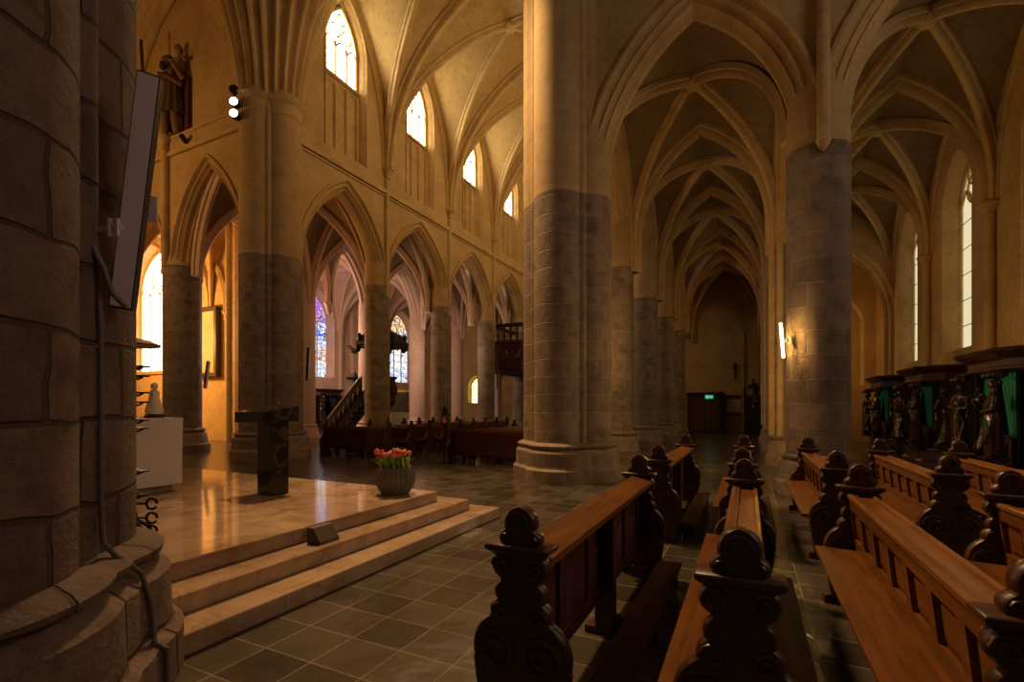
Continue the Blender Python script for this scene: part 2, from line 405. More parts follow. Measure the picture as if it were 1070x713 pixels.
# outer aisle arcade x = AX1
AF = FX(AX1+.3, 1)
w = MB()
for i in range(len(edges)-1):
    u0, u1 = edges[i], edges[i+1]; uc = (u0+u1)/2
    arch_wall(w, AF, u0, u1, uc, (u1-u0)/2-.38, SPR-.1, RISE, SPR-.2, 10.4, .6, ORD(.36))
struct(w.build('wall_aisle_arcade', GOLD))

# transverse wall on the crossing line (faces -y)
YF = FY(YC-.42); T = .74
w = MB()
arch_wall(w, YF, XS, 1.14, -1.0, 1.75, SPR, RISE, SPR-.15, 17.6, T, ORD(.5))
arch_wall(w, YF, 1.14, 5.9, 3.36, 1.85, SPR, RISE, SPR-.15, 17.6, T, ORD(.5))
slab(w, YF, 5.2, 7.2, 0, SPR, 0, T); slab(w, YF, 5.9, 7.2, SPR, 17.6, 0, T)
struct(w.build('wall_transept_south', GOLD))
t = MB(); t.tube([YF(1.17,6.2,-.13), YF(1.17,17,-.13)], .10, 12); t.lathe([(.02,-.16),(.06,-.12),(.10,-.04),(.115,.02),(.1,.05)], YF(1.17,6.2,-.13), 12)
struct(t.build('trim_2', GOLDC))
# north transept west wall with two arches and the tall blank bay above
w = MB(); PX = -18.35; PXE = -23.0
arch_wall(w, YF, PX, XN, (PX+.45+XN-1.0)/2, 1.6, SPR-.05, RISE+.1, SPR-.3, 10.4, T, ORD(.46))
arch_wall(w, YF, PXE, PX, (PXE+PX)/2, 1.75, SPR-.05, RISE+.1, SPR-.3, 10.4, T, ORD(.46))
slab(w, YF, PXE, XN, 10.4, 11.05, -.02, T); slab(w, YF, PXE, XN, 11.05, 18.2, .38, T)
struct(w.build('wall_transept_north', GOLD))
t = MB(); t.plate([(PXE,10.40),(XN,10.40),(XN,10.54),(PXE,10.54)], -.09, 0, YF); t.plate([(PXE,11.0),(XN,11.0),(XN,11.08),(PXE,11.08)], -.06, .4, YF)
t.tube([YF(-18.5,6.3,-.08), YF(-18.5,10.95,-.08)], .13, 10); t.lathe([(.1,-.4),(.15,-.3),(.13,-.2),(.27,0),(.27,.1)], YF(-18.5,11.0,-.12), 12)
struct(t.build('trim_3', RIB))
w = MB(); slab(w, FX(PXE,1), .65, YC, 0, 17.6, 0, .5); struct(w.build('wall_transept_end', GOLD, smooth=False))

# inner north arcade (plain round pillars) and outer north wall with stained glass
INX = -17.9; INY = [15.4, 19.4, 23.6, 28.0]
IF_ = FX(INX+.35, 1); e2 = [14.4] + INY + [YEND]
w = MB()
for i in range(len(e2)-1):
    u0, u1 = e2[i], e2[i+1]; hf = max(.15, (u1-u0)/2-.43)
    if u1-u0 < 2: slab(w, IF_, u0, u1, SPR, 10.4, 0, .7); continue
    arch_wall(w, IF_, u0, u1, (u0+u1)/2, hf, SPR, RISE-.1, SPR-.1, 10.4, .7, ORD(.46))
struct(w.build('wall_north_inner', PINK))
OF = FX(-24.6, 1); bays = [14.4, 17.2, 20.2, 24.0, 28.4, 32.6, YEND]
w = MB()
for i, (u0, u1) in enumerate(zip(bays, bays[1:])):
    uc = (u0+u1)/2
    if i in (2, 4):
        arch_wall(w, OF, u0, u1, uc, 1.35 if i == 4 else 1.3, 7.0, 2.0, 3.5, 10.4, .8, [(.2,0),(.2,-.05),(.12,-.05),(.1,.05),(0,.3),(-.1,.5)], back=False)
        slab(w, OF, u0, u1, 0, 3.5, 0, .8)
    elif i == 3:
        arch_wall(w, OF, u0, u1, 24.75, .42, 7.9, .7, 3.9, 10.4, .8, [(.1,0),(.04,.05),(0,.22)], back=False)
        slab(w, OF, u0, u1, 0, 3.9, 0, .8); slab(w, OF, 24.15, 25.35, 3.9, 8.8, .2, .3)
    else: slab(w, OF, u0, u1, 0, 10.4, 0, .8)
struct(w.build('wall_north', PINK))
t = MB()
for y in bays[1:-1]:
    t.tube([OF(y,0,-.08), OF(y,6.6,-.08)], .13, 10); t.lathe([(.12,-.3),(.16,-.25),(.14,-.18),(.24,0),(.24,.08)], OF(y,6.6,-.08), 12)
struct(t.build('trim_4', PINKR))
SG1 = stained('blue_violet_glass', [(0,(.06,.015,.40)),(.18,(.38,.05,.55)),(.28,(.12,.30,.95)),(.38,(.85,.92,1)),(.47,(.9,.36,.04)),(.56,(.25,.5,1)),(.63,(.85,.9,1)),(.72,(.06,.12,.75))], 1.15, 3.6, .05, [(0,(.25,.35,.9)),(.08,(.9,.93,1)),(.27,(.95,.5,.08)),(.40,(.85,.92,1)),(.52,(.08,.2,.8)),(.60,(.7,.85,1)),(.74,(.35,.04,.6)),(.88,(.6,.1,.6))])
SG2 = stained('pale_amber_glass', [(0,(.08,.16,.8)),(.22,(.75,.85,1)),(.36,(.2,.35,.9)),(.44,(.85,.92,1)),(.53,(1,.5,.08)),(.62,(.85,.92,1)),(.78,(1,.6,.15))], 1.3, 3.8, .05, [(0,(.8,.9,1)),(.2,(.25,.4,.9)),(.26,(.9,.95,1)),(.62,(.3,.45,.95)),(.68,(.9,.95,1)),(.8,(1,.5,.06))])
window_glass(OF, 22.1, 1.28, 3.5, 7.05, 1.9, .5, SG1, PINKR, 'window_21', 3, True, 6)
window_glass(OF, 30.5, 1.32, 3.5, 7.05, 1.9, .5, SG2, PINKR, 'window_22', 3, True, 6)
# west end
w = MB(); WF = FY(YEND)
arch_wall(w, WF, -24.6, -17.9, -19.5, .75, 3.1, .9, 1.9, 17.6, .6, [(.1,0),(0,.15),(-.05,.3)], back=False); slab(w, WF, -24.6, -17.9, 0, 1.9, 0, .6)
slab(w, WF, -17.9, 6, 0, 17.6, 0, .6)
struct(w.build('wall_west', GOLD))
SG3 = stained('yellow_glass', [(0,(.2,.45,.8)),(.2,(1,.75,.1)),(.5,(1,.85,.25)),(.7,(.3,.7,.6))], 5, 3)
window_glass(WF, -19.5, .72, 1.9, 3.1, .85, .3, SG3, PINKR, 'window_23', 2, False, 3)
# chapel beyond the transept arches: end wall facing the camera with one big window
CF = FY(14.4); w = MB()
arch_wall(w, CF, -31, -25.6, -28.0, 1.8, 7.5, 2.4, 3.45, 10.6, .8, [(.22,0),(.22,-.06),(.12,-.06),(.08,.06),(0,.35),(-.1,.5)], back=False)
slab(w, CF, -31, -25.6, 0, 3.45, 0, .8); slab(w, CF, -25.6, -21.35, 0, 10.6, 0, .8)
slab(w, CF, -21.35, -20.9, 0, 10.6, -.25, .8); slab(w, FX(-31,1), 10, 15, 0, 10.6, 0, .5); slab(w, FX(-22.9,-1), 10.9, 11.1, 6.2, 10.6, 0, .1)
slab(w, FY(10.0), -31, -23, 0, 10.6, 0, .45)
struct(w.build('wall_chapel', GOLD))
t = MB(); t.plate([(-31,3.28),(-25.8,3.28),(-25.8,3.42),(-31,3.42)], -.12, 0, CF)
t.tube([CF(-21.3,0,-.3), CF(-21.3,10,-.3)], .12, 10)
cv = [CF(-24.0+u, 6.0+h, -.06) for u, h in arch_curve(2.35, 3.4, 0, 12)]
sweep(t, cv, lambda i: Vector((-24.0,13,6))-Vector(cv[i]), RP(.8))
t.lathe([(.05,-.5),(.12,-.35),(.1,-.2),(.22,0)], CF(-21.7,6.0,-.12), 10)
struct(t.build('trim_5', RIB))
window_glass(CF, -28.0, 1.78, 3.45, 7.55, 2.25, .45, emit('chapel_daylight', (1,.93,.78), 5.0), RIB, 'window_24', 4, True, 6)
# outer south wall with deep lancets
RF = FX(AXW, -1); w = MB(); wb = edges
for i, (u0, u1) in enumerate(zip(wb, wb[1:])):
    if i > 2: slab(w, RF, u0, u1, 0, 10.4, 0, .8); continue
    uc = (u0+u1)/2 + .15
    arch_wall(w, RF, u0, u1, uc, .9, 7.3, 1.3, 3.2, 10.4, .8, [(.2,0),(.0,.3),(-.05,.42)], back=False)
    slab(w, RF, u0, u1, 0, 3.2, 0, .8)
    window_glass(RF, uc, .92, 3.2, 7.3, 1.25, .42, emit('lancet_daylight_%d'%i, (.95,.82,.5), .75), RIB, 'window_%d'%(31+i), 2, True, 5)
struct(w.build('wall_south', GOLD))
w = MB(); arch_wall(w, FY(24.1), AX1, AXW+.1, 3.35, 1.62, 5.2, 2.9, 0, 10.4, .6, ORD(.4)); struct(w.build('wall_aisle_end', GOLD))
w = MB(); arch_wall(w, FY(27.2), AX1, AXW+.1, 3.9, .8, 5.4, 1.3, 2.6, 10.4, .5, [(.1,0),(0,.18),(-.02,.2)], back=False); slab(w, FY(27.2), AX1, AXW+.1, 0, 2.6, 0, .5); slab(w, FY(27.45), AX1, AXW, 0, 10.4, 0, .2)
w.tube([(3.9,27.35,2.6),(3.9,27.35,6.2)], .06, 8); struct(w.build('wall_aisle_back', GOLD))
t = MB()
for y in COLY:
    t.tube([RF(y,0,-.1), RF(y,6.3,-.1)], .11, 10); t.lathe([(.1,-.25),(.13,-.2),(.11,-.13),(.24,0),(.26,.06),(.2,.12)], RF(y,6.35,-.1), 12)
t.tube([RF(13.75,0,.02), RF(13.75,8.0,.02)], .11, 10)
struct(t.build('trim_6', RIB))
w = MB(); slab(w, FX(7.0,-1), -6, .8, 0, 17.6, 0, .5); slab(w, FX(7.0,-1), .8, YC, 0, 4.5, 0, .5)
arch_wall(w, FX(7.0,-1), .8, YC, 4.6, 1.9, 9.0, 2.8, 4.5, 17.6, .5, SPLAY, back=False); struct(w.build('wall_transept_south_end', GOLD))
window_glass(FX(7.0,-1), 4.6, 1.85, 4.5, 9.05, 2.7, .3, emit('south_transept_fill', (1,.80,.68), 2.0), RIB, 'window_41', 4, True, 6)  # unseen window, added as fill light for the faces turned towards it

# vaults
web, rib = MB(), MB()
for u0, u1 in zip(edges, edges[1:]):
    vault(web, rib, -13.15, XS-.45, u0, u1, 11.1, 17.2, 1.0, '0we')
struct(web.build('ceiling_nave', WEB)); struct(rib.build('trim_11', RIB))
web, rib = MB(), MB()
WIDE = [(-.78,-.1)]
for o_ in (-.6,-.3,0,.3,.6):
    q_ = .34-.22*abs(o_)/.6
    WIDE += [(o_-.13,q_-.16),(o_-.09,q_+.02),(o_-.035,q_+.1),(o_+.035,q_+.1),(o_+.09,q_+.02),(o_+.13,q_-.16)]
WIDE += [(.78,-.1)]
vault(web, rib, XN, XS, .65, YC, 11.6, 18.2, 1.1, '01we', stilt=.65, wide=WIDE); vault(web, rib, PXE, XN, .65, YC-.1, 11.6, 18.2, 1.1, '', 14, stilt=.65)
vault(web, rib, XS, 7, .65, YC-.4, 11.6, 18.2, 1.1, '0', stilt=.65)
for j_, hf in enumerate((3.2,3.5,3.8,4.1,4.4)):
    cv2 = [(-18.3+u, YC-.12-.13*j_, 11.9+h) for u, h in arch_curve(hf, 4.9+(hf-3.2)*.9, 0, 14)]
    cv2 = [(cv2[0][0],cv2[0][1],11.0)] + cv2 + [(cv2[-1][0],cv2[-1][1],11.0)]
    sweep(rib, cv2, lambda i: Vector((-18.3,cv2[i][1],9 if 0<i<len(cv2)-1 else 11.0))-Vector(cv2[i]), RP(.95))
struct(web.build('ceiling_crossing', WEB)); struct(rib.build('trim_12', RIB))
web, rib = MB(), MB()
for u0, u1 in zip(edges, edges[1:]):
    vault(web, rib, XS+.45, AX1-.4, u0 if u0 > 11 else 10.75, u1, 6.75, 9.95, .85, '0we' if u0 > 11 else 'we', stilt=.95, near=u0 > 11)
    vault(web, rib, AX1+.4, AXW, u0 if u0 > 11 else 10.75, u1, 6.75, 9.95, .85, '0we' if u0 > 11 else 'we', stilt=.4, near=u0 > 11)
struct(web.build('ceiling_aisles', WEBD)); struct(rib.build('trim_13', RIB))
web, rib = MB(), MB()
e3 = [YC] + INY + [YEND]
web2 = MB()
for u0, u1 in zip(e3, e3[1:]):
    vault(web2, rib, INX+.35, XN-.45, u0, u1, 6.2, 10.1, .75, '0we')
for u0, u1 in zip(bays, bays[1:]):
    vault(web, rib, -24.6, INX-.35, u0, u1, 6.6, 10.1, .7, '0we')
for u0 in bays[1:-1]: rib.lathe([(.03,-.55),(.12,-.35),(.2,-.08),(.26,0),(.26,.08)], (INX-.4,u0,6.58), 12)
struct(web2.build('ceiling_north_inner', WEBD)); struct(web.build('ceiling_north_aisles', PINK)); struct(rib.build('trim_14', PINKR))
web, rib = MB(), MB()
vault(web, rib, -23, -18.2, 10.9, 14.4, 6.2, 10.3, .75, '0we'); vault(web, rib, -31, -23, 10.4, 14.4, 6.2, 10.4, .75, '0we')
struct(web.build('ceiling_chapel', GOLD)); struct(rib.build('trim_15', RIB))

# ------------------------------------------------------------------ piers and columns
LOBES = [(.47, a*pi/2, .55) for a in range(4)]
SHAFT = [(.775, pi/4+a*pi/2, .085) for a in range(4)]
def quad(phi, off=0, shafts=True):
    best = 0
    for d, al, r in LOBES + (SHAFT if shafts else []):
        q = (r+off)**2 - (d*sin(phi-al))**2
        if q > 0:
            v = d*cos(phi-al) + sqrt(q)
            best = max(best, v)
    return best
def quad_rings(prof, n=128, shafts=True):
    return [[(quad(2*pi*j/n, o, shafts)*cos(2*pi*j/n), quad(2*pi*j/n, o, shafts)*sin(2*pi*j/n), z) for j in range(n)] for z, o in prof]
BASEP = [(0,.24),(.26,.24),(.31,.18),(.62,.17),(.66,.13),(.70,.08),(.73,.13),(.77,.14),(.80,.1),(.83,.02)]
def pier(x, y, label, grey_to, top, lower=GREYP, cap=None):
    r = thing('clustered_pier', label, 'pier', (x,y,0))
    MB().loft(quad_rings(BASEP)).build('base', lower, r, ang=.6)
    MB().loft(quad_rings([(.8,0),(grey_to,0)])).build('lower_shaft', lower, r, ang=.6)
    MB().loft(quad_rings([(grey_to,0),(top,0)])).build('upper_shaft', GOLDC, r, ang=.6)
    if cap: MB().loft(quad_rings([(cap-.5,0),(cap-.45,.04),(cap-.4,.0),(cap-.15,.05),(cap-.06,.16),(cap,.18),(cap+.06,.13),(cap+.07,.02)], shafts=False)).build('capital', RIB, r, ang=.6)
    return r
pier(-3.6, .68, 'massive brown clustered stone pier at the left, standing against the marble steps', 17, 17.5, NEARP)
pier(XS, YC, 'tall clustered stone pier between nave and right aisle, beyond the marble steps', 6.13, 17.2, GREYP)
pier(XN, YC, 'clustered stone pier with a moulded capital and lamps, behind the black marble lectern', 6.2, 11.2, GREYP, 10.95)
nwp = [o for o in bpy.data.objects if o.name == 'clustered_pier.002'][0]
def springer(z, r, n=240, m=22):
    out = []
    for j in range(n):
        a = 2*pi*j/n; c = cos(m*a); q = (.10 if c > 0 else .08)*(abs(c)**.7)*(1 if c > 0 else -1)
        c2 = cos(a*2)**2; rr = r*(1+.05*c2) + q*min(1.5, r); out.append((rr*cos(a), rr*sin(a), z))
    return out
MB().loft([springer(z, r) for z, r in ((10.98,.84),(11.4,.85),(11.9,.90),(12.5,1.0),(13.2,1.16),(14,1.38),(14.8,1.62),(15.6,1.88),(16.4,2.2))]).build('rib_springer', RIB, nwp, ang=.5)
CB = [(.72,0),(.72,.24),(.66,.30),(.63,.58),(.6,.64),(.55,.68),(.59,.72),(.6,.77),(.52,.82),(.5,.84)]
def column(name, x, y, r, grey_to, top, label, group, lower=GREY, upper=GOLDC, ledge=True):
    k = r/.5; o = thing(name, label, 'column', (x,y,0), 0, group)
    MB().lathe([(a*k, b) for a, b in CB], (0,0,0), 32).build('base', lower, o)
    MB().lathe([(r,.8),(r,grey_to)] + ([(r+.02,grey_to+.01),(r+.02,grey_to+.05),(r,grey_to+.07)] if ledge else []), (0,0,0), 32).build('lower_shaft', lower, o)
    MB().lathe([(r-.005,grey_to),(r-.005,top-1.3),(.36*r/.5,top-.6),(.3*r/.5,top-.5)], (0,0,0), 32).build('upper_shaft', upper, o)
    return o
NTH = ['nearest', 'second', 'third', 'fourth']
for i, y in enumerate(COLY):
    if i < 4: column('round_column', XS, y, .49, 5.85, 8.6, ['round grey column right behind the tall clustered pier, nearest of the right aisle row', 'second round grey column beyond the tall clustered pier, lit edge, right aisle row', 'third round grey column beyond the tall clustered pier, right aisle row', 'farthest round grey column of the right aisle row, by the dark end wall'][i], 'columns of the south nave arcade')
    column('round_column', XN, y, .5, 6.4, 8.6, ['round grey column of the far nave arcade with the pulpit canopy showing behind it', 'second round grey column of the far nave arcade, right of the pulpit', 'third round grey column of the far nave arcade, beside the organ loft', 'farthest round grey column of the far nave arcade, behind the organ loft'][i], 'columns of the north nave arcade')
    if i < 4: column('round_column', INX, INY[i], .46, 5.9, 8.2, ['plain plaster column beyond the first nave arch, beside the stained glass', 'plain plaster column behind the pulpit, in the far side aisle', 'plain rose plaster column seen through the second nave arch', 'plain rose plaster column seen under the organ loft end'][i], 'plain columns of the north aisle', PINK, PINK, False)
    if i < 3: rc = column('round_column', AX1, y, .5, 5.9, 8.4, ['round column just behind the thick block-stone column, with a lamplit edge', 'second column behind the big stone column, right side of the aisle', 'third column behind the big stone column, near the end of the aisle'][i], 'columns between the two right aisles'); MB().tube([(-.5,0,.8),(-.5,0,6.0)], .13, 10).tube([(-.36,-.42,.8),(-.36,-.42,6.0)], .08, 8).build('slim_shaft', GOLDC, rc)
column('round_column', PX, YC, .6, 6.5, 7.6, 'round grey column standing behind the white-clothed altar', 'columns of the transept')
big = thing('round_column', 'thick round column of large stone blocks behind the right-hand pews', 'column', (1.14,YC,0))
BIGST = ashlar('large_block_stone', (.31,.215,.14), (.19,.135,.095), (.42,.31,.185), .5, .43, .62, .8, .011, .04, .8)
MB().lathe([(.70,0),(.70,.22),(.65,.27),(.63,.52),(.59,.58),(.56,.62),(.59,.66),(.59,.7),(.52,.74)], (0,0,0), 40).build('base', BIGST, big)
MB().lathe([(.51,.7),(.51,6.25)], (0,0,0), 40).build('lower_shaft', BIGST, big)
MB().lathe([(.505,6.25),(.505,6.95),(.42,7.5),(.4,7.6)], (0,0,0), 40).build('upper_shaft', GOLDC, big)
# ------------------------------------------------------------------ marble platform and its furniture
PH = .43
pl = thing('altar_platform', 'stepped beige marble altar platform with three steps, in the crossing', 'platform', (-6,2,0))
for i, (x1, y1) in enumerate(((-3.23,6.2),(-3.55,5.88),(-3.87,5.55))):
    MB().box(-12+6, x1+6, -2.5-2, y1-2, .1433*i, .1433*(i+1), .008).build('step', PLATM, pl, smooth=False)

lec = thing('lectern', 'black marble lectern with a slab top on a square post, standing on the marble platform', 'lectern', (-5.72,4.41,PH))
MB().box(-.13,.13,-.135,.135,0,1.0,.006).build('post', BLACKM, lec, smooth=False)
sl = MB(); rings = []
for y, a, b in ((-.27,.96,1.10),(.27,.97,1.18)): rings.append([(-.40,y,a),(.17,y,a),(.17,y,b),(-.40,y,b)])
sl.loft(rings).build('slab_top', BLACKM, lec, smooth=False)
mic = MB(); mic.tube([(-.1,.2,1.16),(-.1,.2,1.2),(-.15,.18,1.23)], .006, 6); mic.build('microphone', IRON, lec)

alt = thing('altar_table', 'altar table draped to the ground on the marble platform, half hidden by the near pier', 'altar', (-8.3,3.3,PH))
MB().box(-1.1,1.1,-.66,.66,0,.94,.01).build('table_body', plain('altar_stone', (.30,.22,.15)), alt, smooth=False)
ac = MB(); n = 40; rings = []
def altp(j, off, z):
    per = [(-1.2,-.75),(1.2,-.75),(1.2,.75),(-1.2,.75)]; q = j/n*4; k = int(q) % 4; f = q-int(q)
    a, b = per[k], per[(k+1)%4]; x = a[0]+(b[0]-a[0])*f; y = a[1]+(b[1]-a[1])*f
    wv = off*sin(j*2.1)*.6; return (x*(1+off*.01)+ (wv if k in (1,3) else 0), y+(wv if k in (0,2) else 0), z)
for off, z in ((.02,.10),(.022,.4),(.012,.8),(0,.99),(0,1.012)): rings.append([altp(j, off, z) for j in range(n)])
ac.loft(rings, caps=False); ac.add([altp(j,0,1.012) for j in range(n)], [tuple(range(n))])
tag(ac.build('altar_cloth', CLOTH, None, ang=1.2, loc=(-8.3,3.3,PH)), 'white altar cloth hanging almost to the marble floor, lower left', 'tablecloth')
st = thing('statuette', 'small pale statuette on a dark base standing on the white altar cloth', 'statuette', (-7.42,3.85,PH+1.015))
MB().lathe([(.12,0),(.12,.03),(.1,.05)], (0,0,0), 16).build('base', BLACKW, st)
fg = MB(); fg.lathe([(.13,.05),(.15,.1),(.11,.25),(.075,.4),(.09,.46),(.05,.52),(.03,.54)], (0,0,0), 16); fg.ball((0,0,.59), (.055,.06,.07)); fg.box(.04,.16,-.1,-.06,.36,.48); fg.v = [(x*.75,y*.75,.05+(z-.05)*.72) for x,y,z in fg.v]
fg.build('figure', plain('pale_gilt', (.75,.62,.42), .5), st)

# wrought iron candle stand close behind the near pier
cs = thing('candle_stand', 'tall black wrought iron candle stand with small trays, half hidden behind the brown pier', 'candle stand', (-4.66,2.25,PH))
p = MB(); p.tube([(0,0,0),(0,0,1.95)], .02, 8); p.lathe([(.2,0),(.2,.03),(.05,.06),(.03,.2)], (0,0,0), 16)
for k in range(3): a = k*2.094; p.tube([(.26*cos(a),.26*sin(a),.0),(.2*cos(a),.2*sin(a),.12),(.05*cos(a),.05*sin(a),.2),(0,0,.35)], .018, 6)
p.build('stem', IRON, cs)
for k, z in enumerate((.42,.62,.98,1.05,1.2,1.28,1.42,1.5)):
    q = MB()
    for a in (0.45, 2.5, 4.6):
        c0, s0 = cos(a), sin(a); q.tube([(0,0,z),(.05*c0,.05*s0,z-.02),(.09*c0,.09*s0,z)], .009, 6); q.lathe([(.045,0),(.05,.012),(.04,.014)], (.09*c0,.09*s0,z), 10)
    q.build('tray_arm', IRON, cs)
for z in (.05,.16,.28):
    q = MB()
    for a in (.5, 2.6, 4.7):
        q.tube([(0,0,z+.07),(.115*cos(a),.115*sin(a),z+.07)], .008, 5); q.tube([((.16+.045*cos(b))*cos(a),(.16+.045*cos(b))*sin(a),z+.07+.045*sin(b)) for b in [i*.7 for i in range(9)]], .011, 6)
    q.build('scrollwork', IRON, cs)
q = MB(); q.lathe([(.03,0),(.19,.02),(.2,.035),(.12,.07),(.03,.09)], (0,0,1.66), 20); q.build('drip_pan', plain('dull_brass', (.22,.13,.05), .45, .5), cs)

# planter with tulips
BOWL = plain('rough_grey_concrete', (.17,.145,.10), .95, 0, .2, .5)
PX0, PY0 = -4.24, 5.12
pt = thing('planter', 'round ribbed concrete planter bowl full of tulips on the corner of the marble platform', 'planter', (PX0,PY0,PH))
b = MB(); prof = [(.15,0),(.17,.005),(.23,.1),(.262,.2),(.255,.28),(.225,.35),(.215,.37),(.195,.37),(.2,.33)]
b.loft([[(r*(1+.03*cos(24*2*pi*j/96))*cos(2*pi*j/96), r*(1+.03*cos(24*2*pi*j/96))*sin(2*pi*j/96), z) for j in range(96)] for r, z in prof]); b.build('bowl', BOWL, pt)
MB().lathe([(.2,.3),(.19,.335),(.05,.345)], (0,0,0), 24).build('soil', plain('potting_soil', (.03,.02,.013), 1), pt)
LEAF = plain('tulip_leaf', (.14,.27,.02), .5); LEAF2 = plain('yellow_green_leaf', (.42,.46,.05), .5)
BL = [plain('red_petals', (.55,.025,.02), .5), plain('orange_petals', (.75,.22,.07), .5), plain('pink_petals', (.75,.30,.2), .5)]
def tulip(bm, lab, leafm):
    t = thing('tulip', lab, 'tulip', (0,0,0), 0, 'tulips in the concrete planter')
    MB().tube([(0,0,0),(.004,.002,.08),(.0,.006,.15)], .005, 6).build('stem', leafm, t)
    l = MB()
    for a in (0.3, 2.4, 4.4):
        rg = []
        for s, wd, z in ((0,.012,0),(.022,.022,.06),(.045,.018,.11),(.07,.003,.14)):
            c = Vector((s*cos(a), s*sin(a), z)); d = Vector((-sin(a), cos(a), 0))*wd; rg.append([c-d, c+Vector((0,0,-.003)), c+d, c+Vector((0,0,.003))])
        l.loft(rg)
    l.build('leaf', leafm, t)
    bl = MB(); bl.lathe([(.006,0),(.024,.012),(.028,.03),(.022,.05),(.012,.058),(.004,.056)], (0,.006,.148), 10); bl.build('bloom', bm, t)
    return t
T0 = [tulip(BL[0],'red tulip in the round concrete planter',LEAF), tulip(BL[1],'orange tulip in the round concrete planter',LEAF2), tulip(BL[2],'pale pink tulip in the round concrete planter',LEAF)]
used = set(); k = 0
for i in range(42):
    a = i*2.39996; r = .18*sqrt((i+.5)/42); src = T0[i % 3]
    L_ = (PX0+r*cos(a), PY0+r*sin(a), PH+.335)
    if i < 3: src.location = L_; src.rotation_euler = (.25*sin(a)*-1, .25*cos(a), a); o = src
    else: o = dup(src, L_)
    o.scale = (1.15,1.15,1.15*random.uniform(.85,1.25)); o.rotation_euler = (-.55*r/.18*sin(a), .55*r/.18*cos(a), random.random()*6)

# wedge-shaped block on the steps
wd = MB(); rings = []
for y in (-.12,.12): rings.append([(-.12,y,0),(.05,y,0),(.045,y,.03),(-.04,y,.15),(-.12,y,.15)])
wd.loft(rings); o = wd.build('floor_monitor', plain('brown_painted_box', (.085,.055,.035), .6), smooth=False, loc=(-3.68,3.42,.2872)); tag(o, 'small brown wedge-shaped box on the marble steps', 'floor speaker')

# ------------------------------------------------------------------ pews
def pew_w(h):
    """half width of the carved bench end at height h"""
    w = 0
    def c(ch, cx, r):
        nonlocal w
        q = r*r-(h-ch)**2
        if q > 0: w = max(w, cx+sqrt(q))
    c(1.06,0,.080); c(.992,.07,.037)
    if .955 < h <= 1.03: w = max(w, .05)
    if h <= .96:
        w = max(w, .10); c(.862,.083,.062); c(.735,.068,.062); c(.645,.095,.06)
        if h < .62: w = max(w, .13)
        c(.46,.06,.185)
        if h < .46: w = max(w, .245 - .055*max(0,(.40-h))/.40*1.0 if h < .40 else .24)
        if h < .07: w = .25
    return max(w, .003)
def pew_end(mb, y0, y1):
    hs = sorted(set([i*.0095 for i in range(0, 120)] + [.955,.961,.0701,1.1395]))
    hs = [h for h in hs if h <= 1.1398]
    def ring(y, ins):
        return [(max(.001,pew_w(h)-ins), y, h) for h in hs] + [(-max(.001,pew_w(h)-ins), y, h) for h in reversed(hs)]
    A, B, C, D = ring(y0,.012), ring(y0+.012,0), ring(y1-.012,0), ring(y1,.012)
    n = len(hs); N2 = 2*n
    mb.loft([A,B,C,D], caps=False)
    for y, R in ((y0,A),(y1,D)):
        vs = R; fs = [(i, i+1, N2-2-i, N2-1-i) for i in range(n-1)]; mb.add(vs, fs)
    cap, rel = MB(), MB()
    cap.loft([[(-a,y0-b,z),(a,y0-b,z),(a,y1+b,z),(-a,y1+b,z)] for a, b, z in ((.11,.005,.905),(.135,.02,.925),(.155,.035,.94),(.158,.038,.955),(.15,.03,.965))])
    # relief scrolls
    for yy, sg in ((y0,-1),(y1,1)):
        for s in (-1,1):
            def spiral(cx, ch, r0, turns=1.6, k=16):
                return [(s*(cx+r0*(1-.75*i/k)*cos(i/k*turns*2*pi)), yy+sg*.004, ch+r0*(1-.75*i/k)*sin(i/k*turns*2*pi)) for i in range(k+1)]
            rel.tube(spiral(.085,.862,.048), .011, 5); rel.tube(spiral(.09,.645,.045), .011, 5); rel.tube(spiral(.11,.46,.10,1.8,22), .014, 5)
            rel.tube(spiral(.066,.995,.02,1.0,8), .007, 4)
        rel.tube([(.046*cos(i*.4), yy+sg*.004, 1.066+.046*sin(i*.4)) for i in range(17)], .009, 5)
    return cap, rel
def ends(r, L):
    for y0 in (0, L-.065):
        e = MB(); cap, rel = pew_end(e, y0, y0+.065); e.add(rel.v, rel.f); o = e.build('bench_end', DARKO, r, ang=.9)
        cap.build('cap_moulding', DARKO, o, ang=.9)
PL = 2.75
